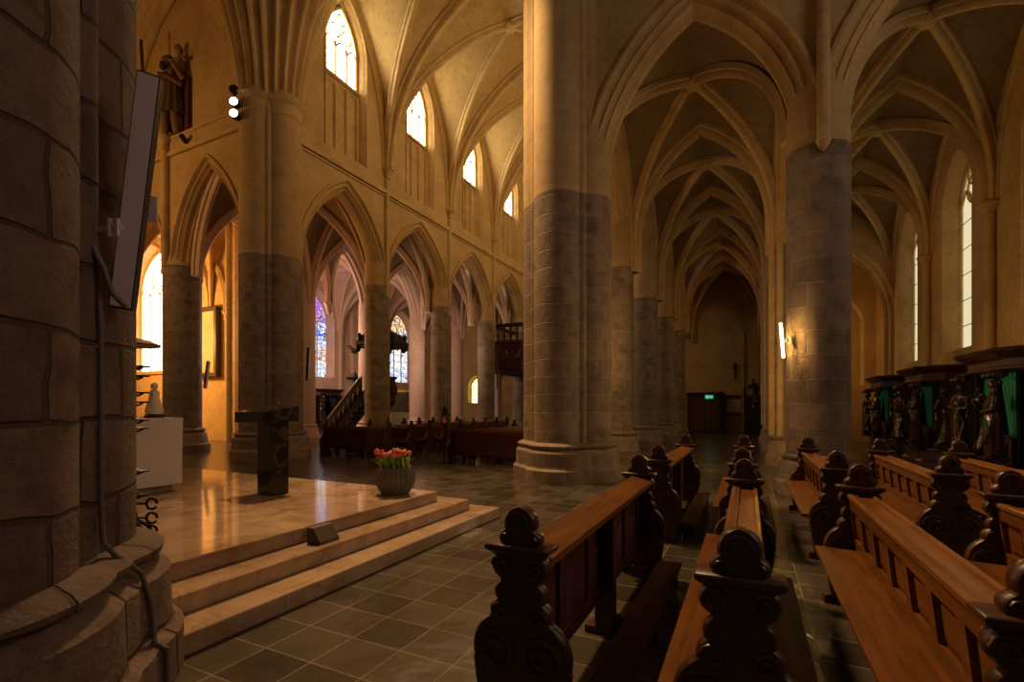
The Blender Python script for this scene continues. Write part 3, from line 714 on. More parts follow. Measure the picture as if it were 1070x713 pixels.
def make_pew(label, L=PL):
    r = thing('pew', label, 'pew')
    ends(r, L)
    MB().box(-.31,-.03,.065,L-.065,.425,.46,.006).build('seat', OAK, r, smooth=False)
    b = MB(); a0, a1 = .065, L-.065
    # framed back: rails, stiles and sunk panels, leaning a little
    def xx(h): return -.085 + .05*(.9-h)/.45
    def slat(y0,y1,h0,h1,d0,d1):
        P = [(xx(h)+d,y,h) for d in (d0,d1) for h in (h0,h1) for y in (y0,y1)]; b.add(P, [(0,1,3,2),(4,6,7,5),(0,4,5,1),(2,3,7,6),(0,2,6,4),(1,5,7,3)])
    slat(a0,a1,.46,.86,.03,.045); slat(a0,a1,.78,.90,0,.05); slat(a0,a1,.46,.55,0,.045)
    nP = 7
    for i in range(nP+1):
        y = a0+(a1-a0)*i/nP; slat(max(a0,y-.045),min(a1,y+.045),.55,.78,0,.045)
    for i in range(nP):
        y = a0+(a1-a0)*(i+.5)/nP; slat(y-.09,y+.09,.59,.74,.015,.04)
    b.build('back', OAK, r, smooth=False)
    t = MB(); t.box(-.095,-.06,a0,a1,.87,.905,.006); t.box(-.06,.07,a0,a1,.862,.882); t.box(.068,.098,a0,a1,.85,.9,.006); t.box(.05,.09,a0,a1,.6,.85)
    t.build('book_ledge', OAKT, r, smooth=False)
    MB().box(-.02,.02,a0,a1,.25,.60).build('rear_panel', MAHOG, r, smooth=False)
    k = MB(); k.box(.15,.35,.25,L-.2,.165,.2,.006)
    for y in (.28, L/2, L-.27): k.box(.18,.32,y,y+.04,.0,.165); k.box(-.01,.2,y,y+.04,.06,.14)
    k.build('kneeler', MAHOG, r, smooth=False)
    return r
def make_desk(label, L=PL):
    r = thing('prayer_desk', label, 'prayer desk'); a0, a1 = .065, L-.065
    ends(r, L)
    t = MB(); t.loft([[(-.05,y,.90),(.135,y,.865),(.135,y,.90),(-.05,y,.94)] for y in (a0,a1)]); t.build('sloping_top', OAK, r, smooth=False)
    f = MB(); f.box(-.05,-.02,a0,a1,.22,.90); f.box(-.06,.0,a0,a1,.22,.32,.005); f.box(-.06,.0,a0,a1,.80,.88,.005)
    for i in range(6):
        y = a0+(a1-a0)*i/5; f.box(-.06,.0,max(a0,y-.05),min(a1,y+.05),.32,.8,.004)
    f.build('front_panel', MAHOG, r, smooth=False)
    for i in range(5):
        y = a0+(a1-a0)*(i+.5)/5; MB().box(-.02,-.012,y-.17,y+.17,.33,.62).build('panel_lining', MAGENTA, r, smooth=False)
    p = MB(); p.box(-.03,.10,L/2-.05,L/2+.05,0,.86,.006); p.box(-.1,.12,L/2-.06,L/2+.06,0,.05); p.build('middle_post', DARKO, r, smooth=False)
    k = MB(); k.box(.21,.41,.2,L-.2,.165,.2,.006)
    for y in (.28, L/2, L-.27): k.box(.24,.38,y,y+.04,0,.165); k.box(-.02,.25,y,y+.04,.05,.13)
    k.build('kneeler', MAHOG, r, smooth=False)
    return r
GRA = 'pews in the right-hand seating block'
desk0 = make_desk('prayer desk with carved end nearest the marble steps, at the lower middle'); desk0.location = (-.945,2.0,0); desk0['group'] = 'front prayer desks of the right block'
dup(desk0, (-.965,5.95,0), None, 'prayer desk farther back, in line behind the one nearest the marble steps')
pew0 = make_pew('pew with dark round-topped end and bright ledge, at the bottom centre'); pew0.location = (-.03,2.0,0); pew0['group'] = GRA
for x, y, lab in ((.80,1.98,'pew with long lit panelled back and broad seat, lower right'),
                  (1.70,2.02,'pew behind the long panelled one, its end lit orange at the right edge'),
                  (-.06,5.93,'pew farther up the aisle, straight beyond the bottom centre pew'),
                  (.82,5.93,'pew in the farther block, right beside the big block-stone column'),
                  (1.72,5.93,'pew in the farther block with a small orange panelled back, in front of the confessionals'),
                  (2.6,5.95,'pew in the farther block at the far right, against the nearest confessional'),
                  (2.6,2.0,'pew at the extreme right of the near block')):
    if lab.endswith('extreme right of the near block'): continue
    dup(pew0, (x,y,0), None, lab)
ORDN = ['front','second','third','fourth','fifth','sixth','seventh','eighth','ninth','tenth']
GN, GN2 = 'pews of the left nave block', 'pews of the right nave block'
for i in range(9):
    y = 11.75 + i*1.0
    for sx, side in ((-9.95,'left'),(-6.6 if False else -4.95,'right')):
        lab = f'{ORDN[i]} row dark pew of the {side} nave block, counted from the marble platform'
        if i == 0: dup(desk0, (sx,y,0), pi/2, f'front prayer desk with plain panels, {side} nave block', 'front prayer desks of the nave')
        else: dup(pew0, (sx,y+.1,0), pi/2, lab, GN if side == 'left' else GN2)
WORLD = .05; EXPO = 0.2
NAVEL = (1,.64,.27)
def LIGHTS():
    light('SPOT', 'crossing_light', (-8.4,8.8,15.3), 8200, (1,.62,.28), .8, (-1.2,7.0,0), radians(52))
    for i, y in enumerate((13,17.5,22,27)):
        light('AREA', 'nave_uplight_%d'%i, (-4.6,y,10.6), 65, NAVEL, .5, (-10,y+1.5,17.5))
    light('POINT', 'chapel_lamp', (-24.6,11.3,5), 1100, WARMER, .3)
    light('POINT', 'transept_fill', (-19.5,4,9), 480, WARMER, .3)  # added unseen fill that brightens the statue and the wall behind it
    light('POINT', 'north_aisle_fill', (-20.5,17,5), 520, PINKL, .2)  # hidden fill, stands in for light from the stained windows
    light('POINT', 'north_aisle_fill_far', (-15.3,22,4.5), 130, PINKL, .1)  # second hidden fill, added to brighten the north aisle further on
    light('POINT', 'aisle_end_lamp', (2.0,25.8,4.5), 70, WARMER, .1)
    light('POINT', 'aisle_fill', (-3.9,12.6,3.4), 62, (1,.64,.30), .1)  # added fill behind the clustered pier, brightens the arcade columns and aisle vault
    light('POINT', 'column_lamp', (.9,12.2,2.5), 80, (1,.62,.22), .08)
# ------------------------------------------------------------------ carved figures
def robed(mb, h=1.6, lean=.0, arms='fold', seed=0, wings=False):
    rn = random.Random(seed); k = h/1.7
    prof = [(0,.2,.17),(.05,.21,.175),(.35,.165,.145),(.7,.165,.14),(.95,.17,.125),(1.08,.145,.11),(1.25,.18,.125),(1.38,.2,.12),(1.44,.13,.09),(1.48,.058,.058),(1.53,.055,.058)]
    rings = []; n = 28
    for z, rx, ry in prof:
        f = max(0, 1-z/1.1)
        rings.append([((rx*(1+.13*f*cos(9*2*pi*j/n+seed+z*2)))*cos(2*pi*j/n)*k + lean*sin(z*2.2)*.1*k, (ry*(1+.13*f*cos(9*2*pi*j/n+seed+z*2)))*sin(2*pi*j/n)*k, z*k) for j in range(n)])
    mb.loft(rings)
    lx = lean*sin(1.6*2.2)*.1
    mb.ball((lx*k,-.02*k,1.61*k), (.085*k,.1*k,.115*k), 14, 10)
    mb.ball((lx*k,.03*k,1.65*k), (.1*k,.1*k,.1*k), 12, 8); mb.tube([(lx*k,-.11*k,1.6*k),(lx*k,-.135*k,1.575*k)], .016*k, 6)
    def arm(s, el, hand): mb.tube([Vector(p)*k for p in ((s*.17,0,1.38),(s*.2,-.0,1.3),el,((el[0]+hand[0])/2,(el[1]+hand[1])/2,(el[2]+hand[2])/2),hand)], [.06*k,.065*k,.055*k,.05*k,.035*k], 8); mb.ball(tuple(x*k for x in hand), .045*k, 8, 6)
    if arms == 'fold': arm(-1,(-.27,-.06,1.08),(.02,-.2,1.12)); arm(1,(.27,-.06,1.08),(-.02,-.2,1.06))
    elif arms == 'raise': arm(-1,(-.3,-.05,1.12),(-.22,-.2,1.4)); arm(1,(.27,-.03,1.05),(.1,-.22,1.0))
    else: arm(-1,(-.26,0,1.08),(-.3,-.1,.82)); arm(1,(.27,-.05,1.08),(.06,-.2,1.2))
    # a sash of drapery across the body
    mb.tube([Vector(p)*k for p in ((-.2,-.02,1.36),(-.08,-.14,1.15),(.1,-.15,.95),(.2,-.06,.72),(.16,-.16,.3))], [.05*k,.06*k,.06*k,.055*k,.04*k], 8)
    return mb
def remesh(o, vs):
    m = o.modifiers.new('fuse', 'REMESH'); m.mode = 'VOXEL'; m.voxel_size = vs; m.use_smooth_shade = True
    s = o.modifiers.new('soft', 'SMOOTH'); s.factor = .4; s.iterations = 2; return o

DEEP = wood('dark_purple_brown_wood', (.032,.011,.009), (.066,.022,.017), .4)
def confessional(label, x, y, seed, rz=0, GREEN=GREEN):
    """front faces -x, back against the wall at local x = 0"""
    r = thing('confessional', label, 'confessional', (x,y,0), rz, 'carved confessionals')
    hw, d = 1.28, 1.05
    plan = lambda o: [(0,-hw-o),(-d+.42-o*.4,-hw-o),(-d-o,-hw+.42-o*.4),(-d-o,hw-.42+o*.4),(-d+.42-o*.4,hw+o),(0,hw+o)]
    ring = lambda o, z: [(px,py,z) for px, py in plan(o)]
    MB().loft([ring(-.02,0),ring(-.02,.12),ring(-.07,.16),ring(-.07,.4),ring(-.0,.44),ring(-.02,.48)]).build('plinth', DEEP, r, smooth=False)
    MB().loft([ring(-.12,2.26),ring(-.06,2.3),ring(-.06,2.34),ring(-.10,2.36),ring(-.10,2.49),ring(-.04,2.52),ring(.03,2.57),ring(.1,2.63),ring(.12,2.67),ring(.10,2.69)]).build('canopy', DEEP, r, smooth=False)
    b = MB(); b.box(-.12,0,-hw+.05,hw-.05,.48,2.3)
    for yy in (-hw+.08, -.70, .65, hw-.1): b.box(-d+.35,-.1,yy,yy+.05,.48,2.3)
    b.build('booth', BLACKW, r, smooth=False)
    dr = MB(); dr.box(-d+.28,-d+.34,-.60,.60,.48,1.0,.01); dr.box(-d+.25,-d+.29,-.46,.46,.56,.9,.01); dr.box(-d+.26,-d+.36,-.61,.61,1.0,1.05,.01); dr.build('door', DEEP, r, smooth=False)
    def curtain(ya, yb, zlo, pull, x0):
        c = MB(); n = 28; rings = []
        for z, f in ((2.3,0),(2.0,.25),(1.6,.6),(zlo+.15,.95),(zlo,1)):
            wd = 1-.75*f if pull else 1
            pts = []
            for j in range(n+1):
                s = j/n; yy = ya+(yb-ya)*s*wd
                pts.append((x0+.03*sin(s*22)+.01*sin(s*47), yy, z))
            rings.append(pts)
        c.loft(rings, closed=False, caps=False); o = c.build('curtain', GREEN, r, ang=3.2)
        m = o.modifiers.new('thick','SOLIDIFY'); m.thickness = .012
    curtain(-.64,.02,1.0,True,-d+.33); curtain(.64,.0,1.0,True,-d+.33)
    curtain(-1.18,-.72,.55,True,-d+.5)
    curtain(1.18,.72,.55,True,-d+.5)
    for i, yy in enumerate((-.80,.80)):
        MB().loft([[(-d-.02+a,yy+bb,z) for a,bb in ((-w_,-w_),(w_,-w_),(w_,w_),(-w_,w_))] for z, w_ in ((.48,.2),(.52,.2),(.54,.14),(.6,.14),(.62,.19),(.66,.2))]).build('pedestal', CARVED, r, smooth=False)
        f = robed(MB(), 1.42, (-1)**i, ('fold','raise')[(i+seed)%2], seed*3+i)
        f.xf(Matrix.Translation((-d-.02,yy,.66)) @ Matrix.Rotation(-pi/2+(-.35,.35)[i],4,'Z')); remesh(f.build('carved_figure', CARVED, r), .02)
    for i, yy in enumerate((-1.17,1.17)):
        MB().box(-d+.28,-d+.62,yy-.15,yy+.15,.48,.64,.02).build('pedestal', CARVED, r, smooth=False)
        f = robed(MB(), 1.4, (-1)**(i+1), ('low','fold')[(i+seed)%2], seed*5+i+2)
        f.xf(Matrix.Translation((-d+.45,yy,.64)) @ Matrix.Rotation(-pi/2+(-1.0,1.0)[i],4,'Z')); remesh(f.build('carved_figure', CARVED, r), .02)
    for i, yy in enumerate((-.80,.80)):
        h = MB(); h.ball((-d+.0,yy,2.2), (.16,.17,.09)); 
        for a in range(6): h.ball((-d-.04+.12*cos(a), yy+.13*sin(a), 2.17), .06, 8, 6)
        remesh(h.build('carved_bracket', CARVED, r), .02)
    return r
confessional('carved confessional with green curtains, largest of the three along the right wall', 5.2, 12.85, 1)
confessional('carved confessional with open green curtains, the middle one of the three along the right wall', 5.2, 17.5, 2)
confessional('carved confessional partly hidden, farthest of the three along the right wall', 5.2, 22.0, 3)
confessional('dark carved oak confessional below the stained glass in the far side aisle', -24.45, 22.2, 4, pi, BLACKW)['group'] = 'north aisle woodwork'

# saint with a child on his shoulder, on the ledge of the transept wall
sc = thing('statue', 'painted wooden statue of a bearded man shouldering a child, high on the wall ledge', 'statue', (-18.45,YC-.32,11.08), .25)
b = MB(); k = 1.7
def P(*p): return Vector(p)*k
b.tube([P(-.13,0,0),P(-.14,-.02,.25),P(-.12,-.05,.45),P(-.1,0,.8)], [.06*k,.085*k,.08*k,.13*k], 12); b.tube([P(.15,.02,0),P(.15,-.03,.25),P(.14,-.05,.45),P(.09,0,.8)], [.06*k,.085*k,.08*k,.13*k], 12)
b.ball(P(-.13,-.08,.03), (.07*k,.14*k,.045*k)); b.ball(P(.15,-.07,.03), (.07*k,.14*k,.045*k))
b.loft([[(rx*k*cos(2*pi*j/24), ry*k*sin(2*pi*j/24), z*k) for j in range(24)] for z, rx, ry in ((.75,.2,.15),(.95,.18,.14),(1.15,.21,.14),(1.32,.24,.14),(1.4,.14,.1),(1.46,.07,.07),(1.52,.065,.07))])
b.ball(P(-.06,-.06,1.6), (.1*k,.11*k,.13*k), 14, 10)
b.tube([P(-.22,0,1.32),P(-.38,-.06,1.1),P(-.42,-.22,1.22)], [.075*k,.07*k,.05*k], 10); b.ball(P(-.42,-.23,1.23), .06*k)
b.tube([P(.22,0,1.34),P(.34,-.05,1.2),P(.22,-.14,1.45)], [.075*k,.07*k,.05*k], 10); b.ball(P(.21,-.15,1.46), .06*k)
remesh(b.build('body', plain('painted_flesh_wood', (.22,.11,.05), .5), sc), .035)
tn = MB(); n = 36
tn.loft([[((rx+.02*cos(j*pi/1.5))*k*cos(2*pi*j/n), (ry+.02*cos(j*pi/1.5))*k*sin(2*pi*j/n), z*k) for j in range(n)] for z, rx, ry in ((.5,.29,.22),(.8,.24,.18),(1.0,.2,.155),(1.2,.23,.155),(1.36,.245,.15))], caps=False)
tn.build('tunic', plain('dark_olive_paint', (.09,.06,.02), .6), sc)
ck = MB(); ck.loft([[(x*k, y*k, z*k) for x, y in ((-.3,.06),(-.1,.2),(.16,.26),(.40,.17),(.43,-.02),(.34,-.0),(.14,.12),(-.1,.12))] for z in (.15,.5,.9,1.3)]); ck.tube([P(-.25,.02,1.36),P(-.1,-.15,1.28),P(.12,-.17,1.2),P(.3,-.02,1.1)], [.06*k,.07*k,.07*k,.06*k], 8)
ck.build('cloak', plain('red_paint', (.10,.022,.014), .6), sc)
hr = MB(); hr.ball(P(-.06,0,1.66), (.125*k,.12*k,.12*k)); hr.ball(P(-.07,-.14,1.48), (.07*k,.06*k,.1*k)); remesh(hr.build('hair_and_beard', plain('dark_hair', (.03,.018,.01), .7), sc), .03)
ch = MB(); ch.tube([P(.2,.02,1.42),P(.24,.02,1.6),P(.22,.0,1.74)], [.1*k,.1*k,.06*k], 12); ch.ball(P(.2,-.02,1.86), (.085*k,.09*k,.1*k), 12, 8)
ch.tube([P(.14,-.02,1.68),P(.05,-.08,1.6),P(-.02,-.1,1.7)], .035*k, 8); ch.tube([P(.32,0,1.68),P(.4,-.06,1.58),P(.38,-.12,1.66)], .035*k, 8); ch.tube([P(.2,-.06,1.46),P(.14,-.16,1.34),P(.14,-.17,1.16)], .045*k, 8)
remesh(ch.build('child', plain('child_paint', (.25,.14,.07), .5), sc), .03)
stf = MB(); stf.tube([P(-.44,-.24,-.0),P(-.43,-.24,1.0),P(-.5,-.24,2.0)], .03*k, 8); stf.build('staff', plain('staff_wood', (.05,.03,.015)), sc)

# ------------------------------------------------------------------ pulpit with stairs
pu = thing('pulpit', 'dark carved pulpit with a wide canopy and a slanting stair, around a far nave column', 'pulpit', (-14.2,16.25,0))
def octr(r, z, n=8): return [(r*cos(2*pi*(j+.5)/n), r*sin(2*pi*(j+.5)/n), z) for j in range(n)]
MB().loft([octr(.12,.9),octr(.2,1.3),octr(.55,1.7),octr(.6,1.8)]).build('corbel', BLACKW, pu, smooth=False)
tb = MB(); tb.loft([octr(.6,1.8),octr(.64,1.84),octr(.6,1.9),octr(.6,2.75),octr(.68,2.8),octr(.68,2.88)])
for j in range(8):
    a = 2*pi*j/8; tb.box(-.16,.16,-.02,.02,2.0,2.65) if False else tb.ball((.57*cos(a),.57*sin(a),2.3), (.1,.1,.28), 8, 6)
tb.build('tub', MAHOG, pu, smooth=False)
MB().tube([(0,0,0),(0,0,1.0)], .14, 10).build('stem', BLACKW, pu)
MB().box(-.35,.35,-.62,-.5,2.8,4.2,.03).build('back_board', BLACKW, pu, smooth=False)
cp = MB(); cp.loft([octr(1.1,4.15),octr(1.18,4.18),octr(1.16,4.3),octr(1.05,4.42),octr(.9,4.6),octr(.55,4.82),octr(.3,4.95),octr(.12,5.2)])
for j in range(8):
    a = 2*pi*(j+.5)/8; cp.ball((1.05*cos(a),1.05*sin(a),4.1), (.12,.12,.14), 8, 6); cp.ball((1.0*cos(a),1.0*sin(a),4.5), (.1,.1,.18), 8, 6)
cp.build('canopy', BLACKW, pu, smooth=False)
stp = MB(); A = Vector((-.35,-.45,2.05)); Bv = Vector((-1.95,-.75,.25))
for i in range(9):
    q = A.lerp(Bv, i/8); stp.box(q.x-.14,q.x+.14,q.y-.35,q.y+.35,q.z-.06,q.z)
stp.build('steps', MAHOG, pu, smooth=False)
ra = MB()
for dy in (-.38,.38):
    ra.loft([[(A.x,A.y+dy-.03,A.z-.25),(A.x,A.y+dy+.03,A.z-.25),(A.x,A.y+dy+.03,A.z+.8),(A.x,A.y+dy-.03,A.z+.8)],[(Bv.x,Bv.y+dy-.03,Bv.z-.25),(Bv.x,Bv.y+dy+.03,Bv.z-.25),(Bv.x,Bv.y+dy+.03,Bv.z+.8),(Bv.x,Bv.y+dy-.03,Bv.z+.8)]])
    for i in range(7):
        q = A.lerp(Bv, (i+.5)/7); ra.ball((q.x,q.y+dy-.04,q.z+.3), (.09,.04,.2), 8, 6)
ra.build('balustrade', BLACKW, pu, smooth=False)
hr = MB()
for dy in (-.38,.38): hr.tube([(A.x,A.y+dy,A.z+.84),(Bv.x,Bv.y+dy,Bv.z+.84)], .05, 8)
hr.build('handrail', plain('pale_worn_rail', (.42,.33,.27), .4), pu)
eg = MB(); eg.ball((0,0,0), (.1,.22,.1)); eg.loft([[(-.02,-.1,.0),(.02,-.1,.0),(.02,.1,0),(-.02,.1,0)],[(-.3,-.2,.25),(-.28,-.2,.25),(-.28,.05,.3),(-.3,.05,.3)]]); eg.xf(Matrix.Translation((-1.2,-.35,4.0)))
eg.build('carved_bird', plain('silvered_carving', (.4,.38,.36), .4), pu)

# crucifix on the north wall
cr = thing('crucifix', 'small dark crucifix on the pale wall, left of the pulpit', 'crucifix', (-24.3,25.15,3.2), pi/2-.5)
cr.scale = (1.35,1.35,1.35); MB().box(-.05,.05,-.02,.03,-.6,.55).box(-.45,.45,-.02,.03,.2,.31).build('cross', BLACKW, cr, smooth=False)
c = MB(); c.tube([(0,-.07,-.45),(.02,-.09,-.2),(0,-.07,0),(0,-.08,.2)], [.05,.08,.10,.10], 8); c.ball((.02,-.1,.34), .085, 8, 6)
for s in (-1,1): c.tube([(s*.06,-.08,.2),(s*.42,-.06,.27)], .04, 6)
remesh(c.build('figure', plain('dark_bronze', (.03,.025,.02), .4, .5), cr), .015)

# altarpiece below the second stained window
ap = thing('side_altar', 'side altar with a dark painting and gilded frame, seen through the second nave arch', 'altar', (-24.3,29.4,0), pi/2)
MB().box(-1.5,1.5,-.8,0,0,1.05,.02).build('altar_block', plain('pale_altar_stone', (.5,.4,.3)), ap, smooth=False)
MB().box(-1.3,1.3,-.25,-.1,1.1,2.75).build('painting', plaster('dark_painting', (.02,.015,.02), (.22,.10,.05), .5, 2.2), ap, smooth=False)
f = MB(); f.box(-1.45,1.45,-.32,-.02,1.0,1.16); f.box(-1.45,1.45,-.32,-.02,2.7,2.86); f.box(-1.45,-1.28,-.32,-.02,1.16,2.7); f.box(1.28,1.45,-.32,-.02,1.16,2.7)
f.build('frame', plain('gilding', (.65,.42,.1), .35, .6), ap, smooth=False)

# framed painting on the chapel wall
pa = thing('framed_painting', 'large framed painting on the orange chapel wall, between two columns', 'painting', (-23.35,14.28,0), 0)
MB().box(-.95,.95,-.06,.05,3.2,6.1).build('canvas', plaster('faded_canvas', (.42,.27,.13), (.66,.47,.26), .6, 1.4), pa, smooth=False)
f = MB()
for x0,x1,z0,z1 in ((-1.12,1.12,3.0,3.2),(-1.12,1.12,6.1,6.3),(-1.12,-.95,3.2,6.1),(.95,1.12,3.2,6.1)): f.box(x0,x1,-.16,.06,z0,z1,.02)
f.build('frame', plain('dark_frame', (.05,.028,.012), .4), pa, smooth=False)

# ------------------------------------------------------------------ organ loft
lo = thing('organ_loft', 'dark wooden organ loft with a balustrade across the west end of the nave', 'gallery', (-8.6,27.2,0))
x0, x1 = -5.3, 4.0
MB().box(x0,x1,-1.7,2.5,3.55,3.8,.03).box(x0,x1,-1.75,-1.6,3.8,5.35,.02).box(x0-.05,x1,-1.85,-1.55,5.3,5.5,.04).box(x0,x0+.15,-1.7,2.5,3.8,5.4).build('parapet', MAHOG, lo, smooth=False)
bl = MB(); bl.box(x0-.05,x1,-1.8,-1.6,6.3,6.5,.03); bl.box(x0-.05,x0+.2,-1.8,2.5,6.3,6.5,.03); bl.build('handrail', BLACKW, lo, smooth=False)
for i in range(22):
    MB().lathe([(.05,0),(.09,.06),(.05,.12),(.1,.3),(.045,.6),(.07,.72),(.09,.8)], (x0+.08+i*.42,-1.7,5.5), 8).build('baluster', DARKO, lo)
for x in (x0+.3, x0+2.6, x1-.4):
    MB().lathe([(.3,0),(.3,.2),(.22,.3),(.2,3.2),(.28,3.35),(.32,3.55)], (x,-1.3,0), 16).build('post', plain('loft_post_stone', (.34,.27,.24)), lo)
og = MB()
for i in range(12): og.tube([(x0+2.2+i*.35,0,5.6),(x0+2.2+i*.35,0,9+sin(i*.6)*1.2)], .13, 8)
og.build('organ_pipes', plain('pipe_tin', (.35,.3,.24), .35, .7), lo)
dec = MB()
for i in range(8): dec.ball((x0+1.0+i*.9,-1.8,4.6), (.2,.1,.35), 8, 6)
dec.build('carving', CARVED, lo)

# ------------------------------------------------------------------ lamps, signs, small fittings
LED = emit('lamp_glow', (1,.60,.18), 170)
def bar_lamp(label, c, L, tilt, rz, lit=False, br=.25, wd=.10):
    r = thing('bar_lamp', label, 'lamp', c, rz, 'bar lamps on the columns')
    M = Matrix.Rotation(tilt[0],4,'X') @ Matrix.Rotation(tilt[1],4,'Y')
    hw_ = wd/2 if not lit else wd*.25
    MB().box(-hw_,hw_,-.035 if not lit else -.01,.04 if not lit else .02,-L/2,L/2,.004).xf(M).build('housing', BLACKW if not lit else GREYM, r, smooth=False)
    MB().box(-wd/2+.006,wd/2-.006,-.042,-.034,-L/2+.012,L/2-.012).xf(M).build('diffuser', LED if lit else plain('lamp_cover',(.80,.66,.70),.45,0,.5,.05), r, smooth=False)
    b = MB(); b.tube([(0,.03,0),(0,br,0)], .012, 8); b.box(-.03,.03,.03,.06,-.03,.03); b.box(-.04,.04,br-.01,br+.01,-.07,.07); b.build('bracket', WHITEM, r, smooth=False)
    return r
near = bar_lamp('long slanting mauve-grey bar lamp fixed to the massive brown pier', (-2.90,1.42,2.72), 1.22, (.12,.135), radians(48), False, .2)
am = MB(); am.tube([(-3.05,1.255,2.5),(-2.885,1.345,2.52)], .012, 8); am.tube([(-3.03,1.28,2.4),(-3.03,1.28,2.6)], .02, 8)
for q_ in (0,.035): am.tube([(-2.93+q_,1.315+q_*.5,2.47),(-2.93+q_,1.315+q_*.5,2.56)], .013, 6)
am.xf(Matrix.Rotation(-radians(48),4,'Z') @ Matrix.Translation((2.90,-1.42,-2.72))); am.build('wall_arm', WHITEM, near)
bar_lamp('small tilted bar lamp on the column behind the altar, in front of the painting', (-17.56,YC+.38,2.75), 1.0, (.0,.2), radians(116), False, .25, .12)
bar_lamp('small tilted bar lamp on the right of the pier behind the lectern', (-12.56,YC+.5,2.95), 1.05, (.0,.12), radians(116), False, .25, .12)
bar_lamp('small lit bar lamp on the left edge of the big block-stone column', (.575,YC-.42,2.80), .66, (.0,-.13), radians(-60), True, .12, .05)
bar_lamp('pale bar lamp on the third far nave column', (XN+.58,24.7,3.2), 1.2, (.0,.1), radians(116), False, .2, .14)
# spotlights by the capital
for i, (z, lab) in enumerate(((10.98,'dark unlit round spotlight, topmost of three beside the pier capital'),(10.62,'lit round spotlight, middle of three beside the pier capital'),(10.27,'lit round spotlight, lowest of three beside the pier capital'))):
    s = thing('spotlight', lab, 'spotlight', (-13.72,YC-1.15,z), radians(35), 'spotlights beside the capital')
    h = MB(); h.lathe([(.08,-.16),(.12,-.05),(.13,.1),(.13,.12),(.118,.12),(.118,.1)], (0,0,0), 18); h.xf(Matrix.Rotation(pi/2,4,'X')); h.build('housing', BLACKW, s)
    d = MB(); d.lathe([(.118,.1),(.118,.112),(.02,.116)], (0,0,0), 18); d.xf(Matrix.Rotation(pi/2,4,'X')); d.build('lens', emit('spot_lens', (1,.93,.8), 9) if i else BLACKW, s)
    MB().tube([(0,.1,0),(.05,.2,0),(.25,.3,0)], .03, 6).build('bracket', IRON, s)
cm = thing('wall_camera', 'small dark camera on the transept wall ledge, right of the statue', 'camera', (-17.25,YC-.6,10.72), .6)
h = MB(); h.lathe([(.05,-.18),(.09,-.15),(.09,.12),(.05,.14)], (0,0,0), 12); h.xf(Matrix.Rotation(pi/2-.2,4,'X')); h.build('body', BLACKW, cm); MB().tube([(0,.05,0),(0,.15,.04)], .02, 6).build('bracket', IRON, cm)
# cable on the near pier
cx, cy = -3.6, .68
def pp(a, r, z): return (cx+r*cos(a), cy+r*sin(a), z)
cb = MB(); q = pi/4
cb.tube([pp(q+.02,.80,5.0),pp(q,.83,3.0),pp(q,.875,2.0),pp(q,.875,1.1),pp(q-.0,.885,.9),pp(q+.03,.93,.82),pp(q+.1,1.02,.7),pp(q+.13,1.06,.5),pp(q+.13,1.07,.3),pp(q+.13,1.13,.25),pp(q+.13,1.13,.01)], .014, 8)
tag(cb.build('cable', plain('grey_cable', (.12,.10,.09), .5)), 'grey cable running down the groove of the near brown pier', 'cable')
hk = MB(); hk.tube([pp(q-.03,.84,2.44),pp(q-.035,.90,2.3),pp(q-.03,.935,2.18),pp(q+.0,.99,2.11)], .014, 8)
tag(hk.build('conduit', GREYM), 'short curved grey conduit below the slanting bar lamp on the near pier', 'cable')

# west end of the aisle
WZ = YEND-.02
dp = thing('door_porch', 'dark wooden door porch at the far end of the right aisle', 'porch', (-2.45,WZ,0))
d = MB(); d.box(-1.05,1.05,-.9,0,0,2.35,.02); d.box(-1.1,1.1,-.95,0,2.35,2.5,.03); d.build('case', BLACKW, dp, smooth=False)
d = MB(); d.box(-.85,-.03,-.94,-.9,.05,2.1,.01); d.box(.03,.85,-.94,-.9,.05,2.1,.01); d.build('door_leaf', DARKO, dp, smooth=False)
ex = thing('exit_sign', 'small green exit sign with a running figure and arrow, over the dark porch door', 'sign', (-2.2,WZ-1.0,2.2))
MB().box(-.24,.24,-.02,.03,-.12,.12).build('panel', emit('exit_green', (.02,.5,.25), .5), ex, smooth=False)
g = MB(); g.ball((-.1,-.024,.07), (.022,.006,.022), 8, 6); g.box(.05,.2,-.026,-.02,-.012,.012); g.add([(.04,-.026,0),(.1,-.026,.05),(.1,-.026,-.05)], [(0,1,2)])
g.tube([(-.09,-.024,.04),(-.12,-.024,-.02),(-.07,-.024,-.05),(-.09,-.024,-.1)], .011, 5); g.tube([(-.12,-.024,-.02),(-.17,-.024,-.05)], .011, 5); g.tube([(-.04,-.024,.0),(-.09,-.024,.035),(-.15,-.024,.01)], .009, 5)
g.build('pictogram', emit('exit_white', (.8,1,.9), .8), ex)
nb = thing('notice_board', 'dark framed notice board with pale paper, on the end wall beside the porch', 'notice board', (-.85,WZ-.05,0))
f = MB(); f.box(-.55,.55,-.05,.05,2.12,2.3,.01); f.box(-.55,.55,-.05,.05,1.0,1.15,.01); f.box(-.55,-.47,-.05,.05,0,2.2); f.box(.47,.55,-.05,.05,0,2.2); f.build('frame', DARKO, nb, smooth=False)
MB().box(-.4,.4,-.03,.03,1.22,2.05).build('paper', plain('pale_paper', (.85,.72,.55), .9), nb, smooth=False)
wc = thing('hanging_crucifix', 'small dark crucifix hanging on the end wall, above the notice board', 'crucifix', (-.75,WZ-.03,3.9)); MB().box(-.05,.05,-.05,.03,-.5,.5).box(-.16,.16,-.05,.03,.12,.22).build('cross', BLACKW, wc, smooth=False)
sd = bpy.data.objects.new('door_1', None); COL.objects.link(sd); sd.location = (.25,WZ,0); struct(sd)
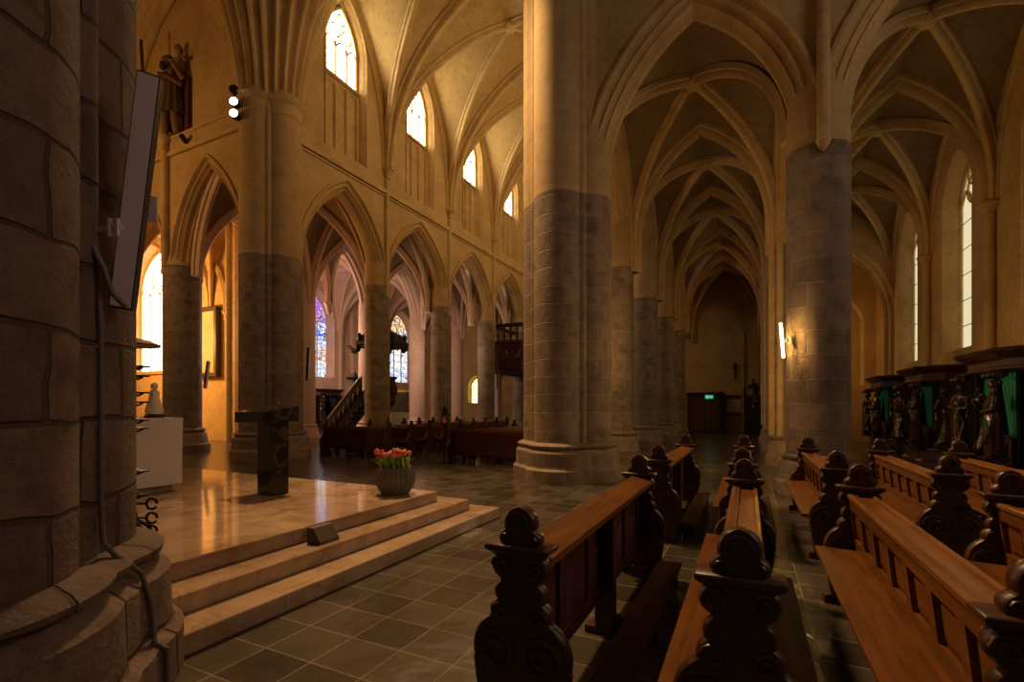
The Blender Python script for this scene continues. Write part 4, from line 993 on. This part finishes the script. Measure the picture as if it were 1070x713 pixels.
MB().box(-.5,.5,-.08,0,0,2.3,.01).build('door_leaf', MAHOG, sd, smooth=False)
MB().box(-.62,-.5,-.12,0,0,6).build('jamb', RIB, sd, smooth=False)
fs = thing('figure_statue', 'dark standing statue on a block at the far end of the aisle', 'statue', (.3,WZ-.7,0))
MB().box(-.3,.3,-.25,.25,0,1.5,.02).build('block', BLACKW, fs, smooth=False)
f = robed(MB(), 1.75, 1, 'raise', 8); f.xf(Matrix.Translation((0,0,1.5))); remesh(f.build('figure', CARVED, fs), .03)
vs = thing('votive_stand', 'slim dark stand with a hooded red votive light, beside the right nave pews', 'votive stand', (-7.72,11.45,0))
MB().lathe([(.17,0),(.17,.03),(.03,.08),(.025,1.05),(.1,1.1),(.1,1.13)], (0,0,0), 14).build('post', IRON, vs)
MB().lathe([(.03,1.13),(.04,1.18),(.04,1.24),(.03,1.26)], (0,0,0), 14).build('red_glass', emit('red_flame_glass', (.9,.05,.08), .16), vs)
MB().lathe([(.13,1.34),(.14,1.36),(.1,1.5),(.04,1.58),(.015,1.62)], (0,0,0), 14).tube([(.1,0,1.12),(.12,0,1.36)], .01, 6).tube([(-.1,0,1.12),(-.12,0,1.36)], .01, 6).build('hood', IRON, vs)

# ------------------------------------------------------------------ light
wd = bpy.data.worlds.new('World'); S.world = wd; wd.use_nodes = True
wd.node_tree.nodes['Background'].inputs[0].default_value = (1,.72,.45,1); wd.node_tree.nodes['Background'].inputs[1].default_value = WORLD
def light(kind, name, loc, e, c, size=.5, to=None, spot=1.2):
    d = bpy.data.lights.new(name, kind); d.energy = e; d.color = c
    if kind == 'AREA': d.shape = 'DISK'; d.size = size
    elif kind in ('POINT','SPOT'): d.shadow_soft_size = size
    if kind == 'SPOT': d.spot_size = spot; d.spot_blend = .7
    o = bpy.data.objects.new(name, d); COL.objects.link(o); o.location = loc
    if to is not None: o.rotation_euler = (Vector(to)-Vector(loc)).to_track_quat('-Z','Y').to_euler()
    return o
WARM = (1,.62,.25); WARMER = (1,.52,.16); PINKL = (1,.72,.58)
LIGHTS()
# ------------------------------------------------------------------ camera
cd = bpy.data.cameras.new('camera'); cam = bpy.data.objects.new('camera', cd); COL.objects.link(cam); S.camera = cam
cd.sensor_width = 36; cd.lens = 505/1070*36; cd.shift_y = 68.5/1070; cd.clip_start = .05; cd.clip_end = 200
cam.location = (0,0,1.6); cam.rotation_euler = (pi/2, 0, atan2(247,505))
S.view_settings.view_transform = 'Standard'; S.view_settings.look = 'None'; S.view_settings.gamma = 1; S.view_settings.use_curve_mapping = False
S.view_settings.exposure = EXPO
S.cycles.use_denoising = True; S.cycles.sample_clamp_indirect = 6; S.cycles.max_bounces = 8; S.cycles.diffuse_bounces = 5
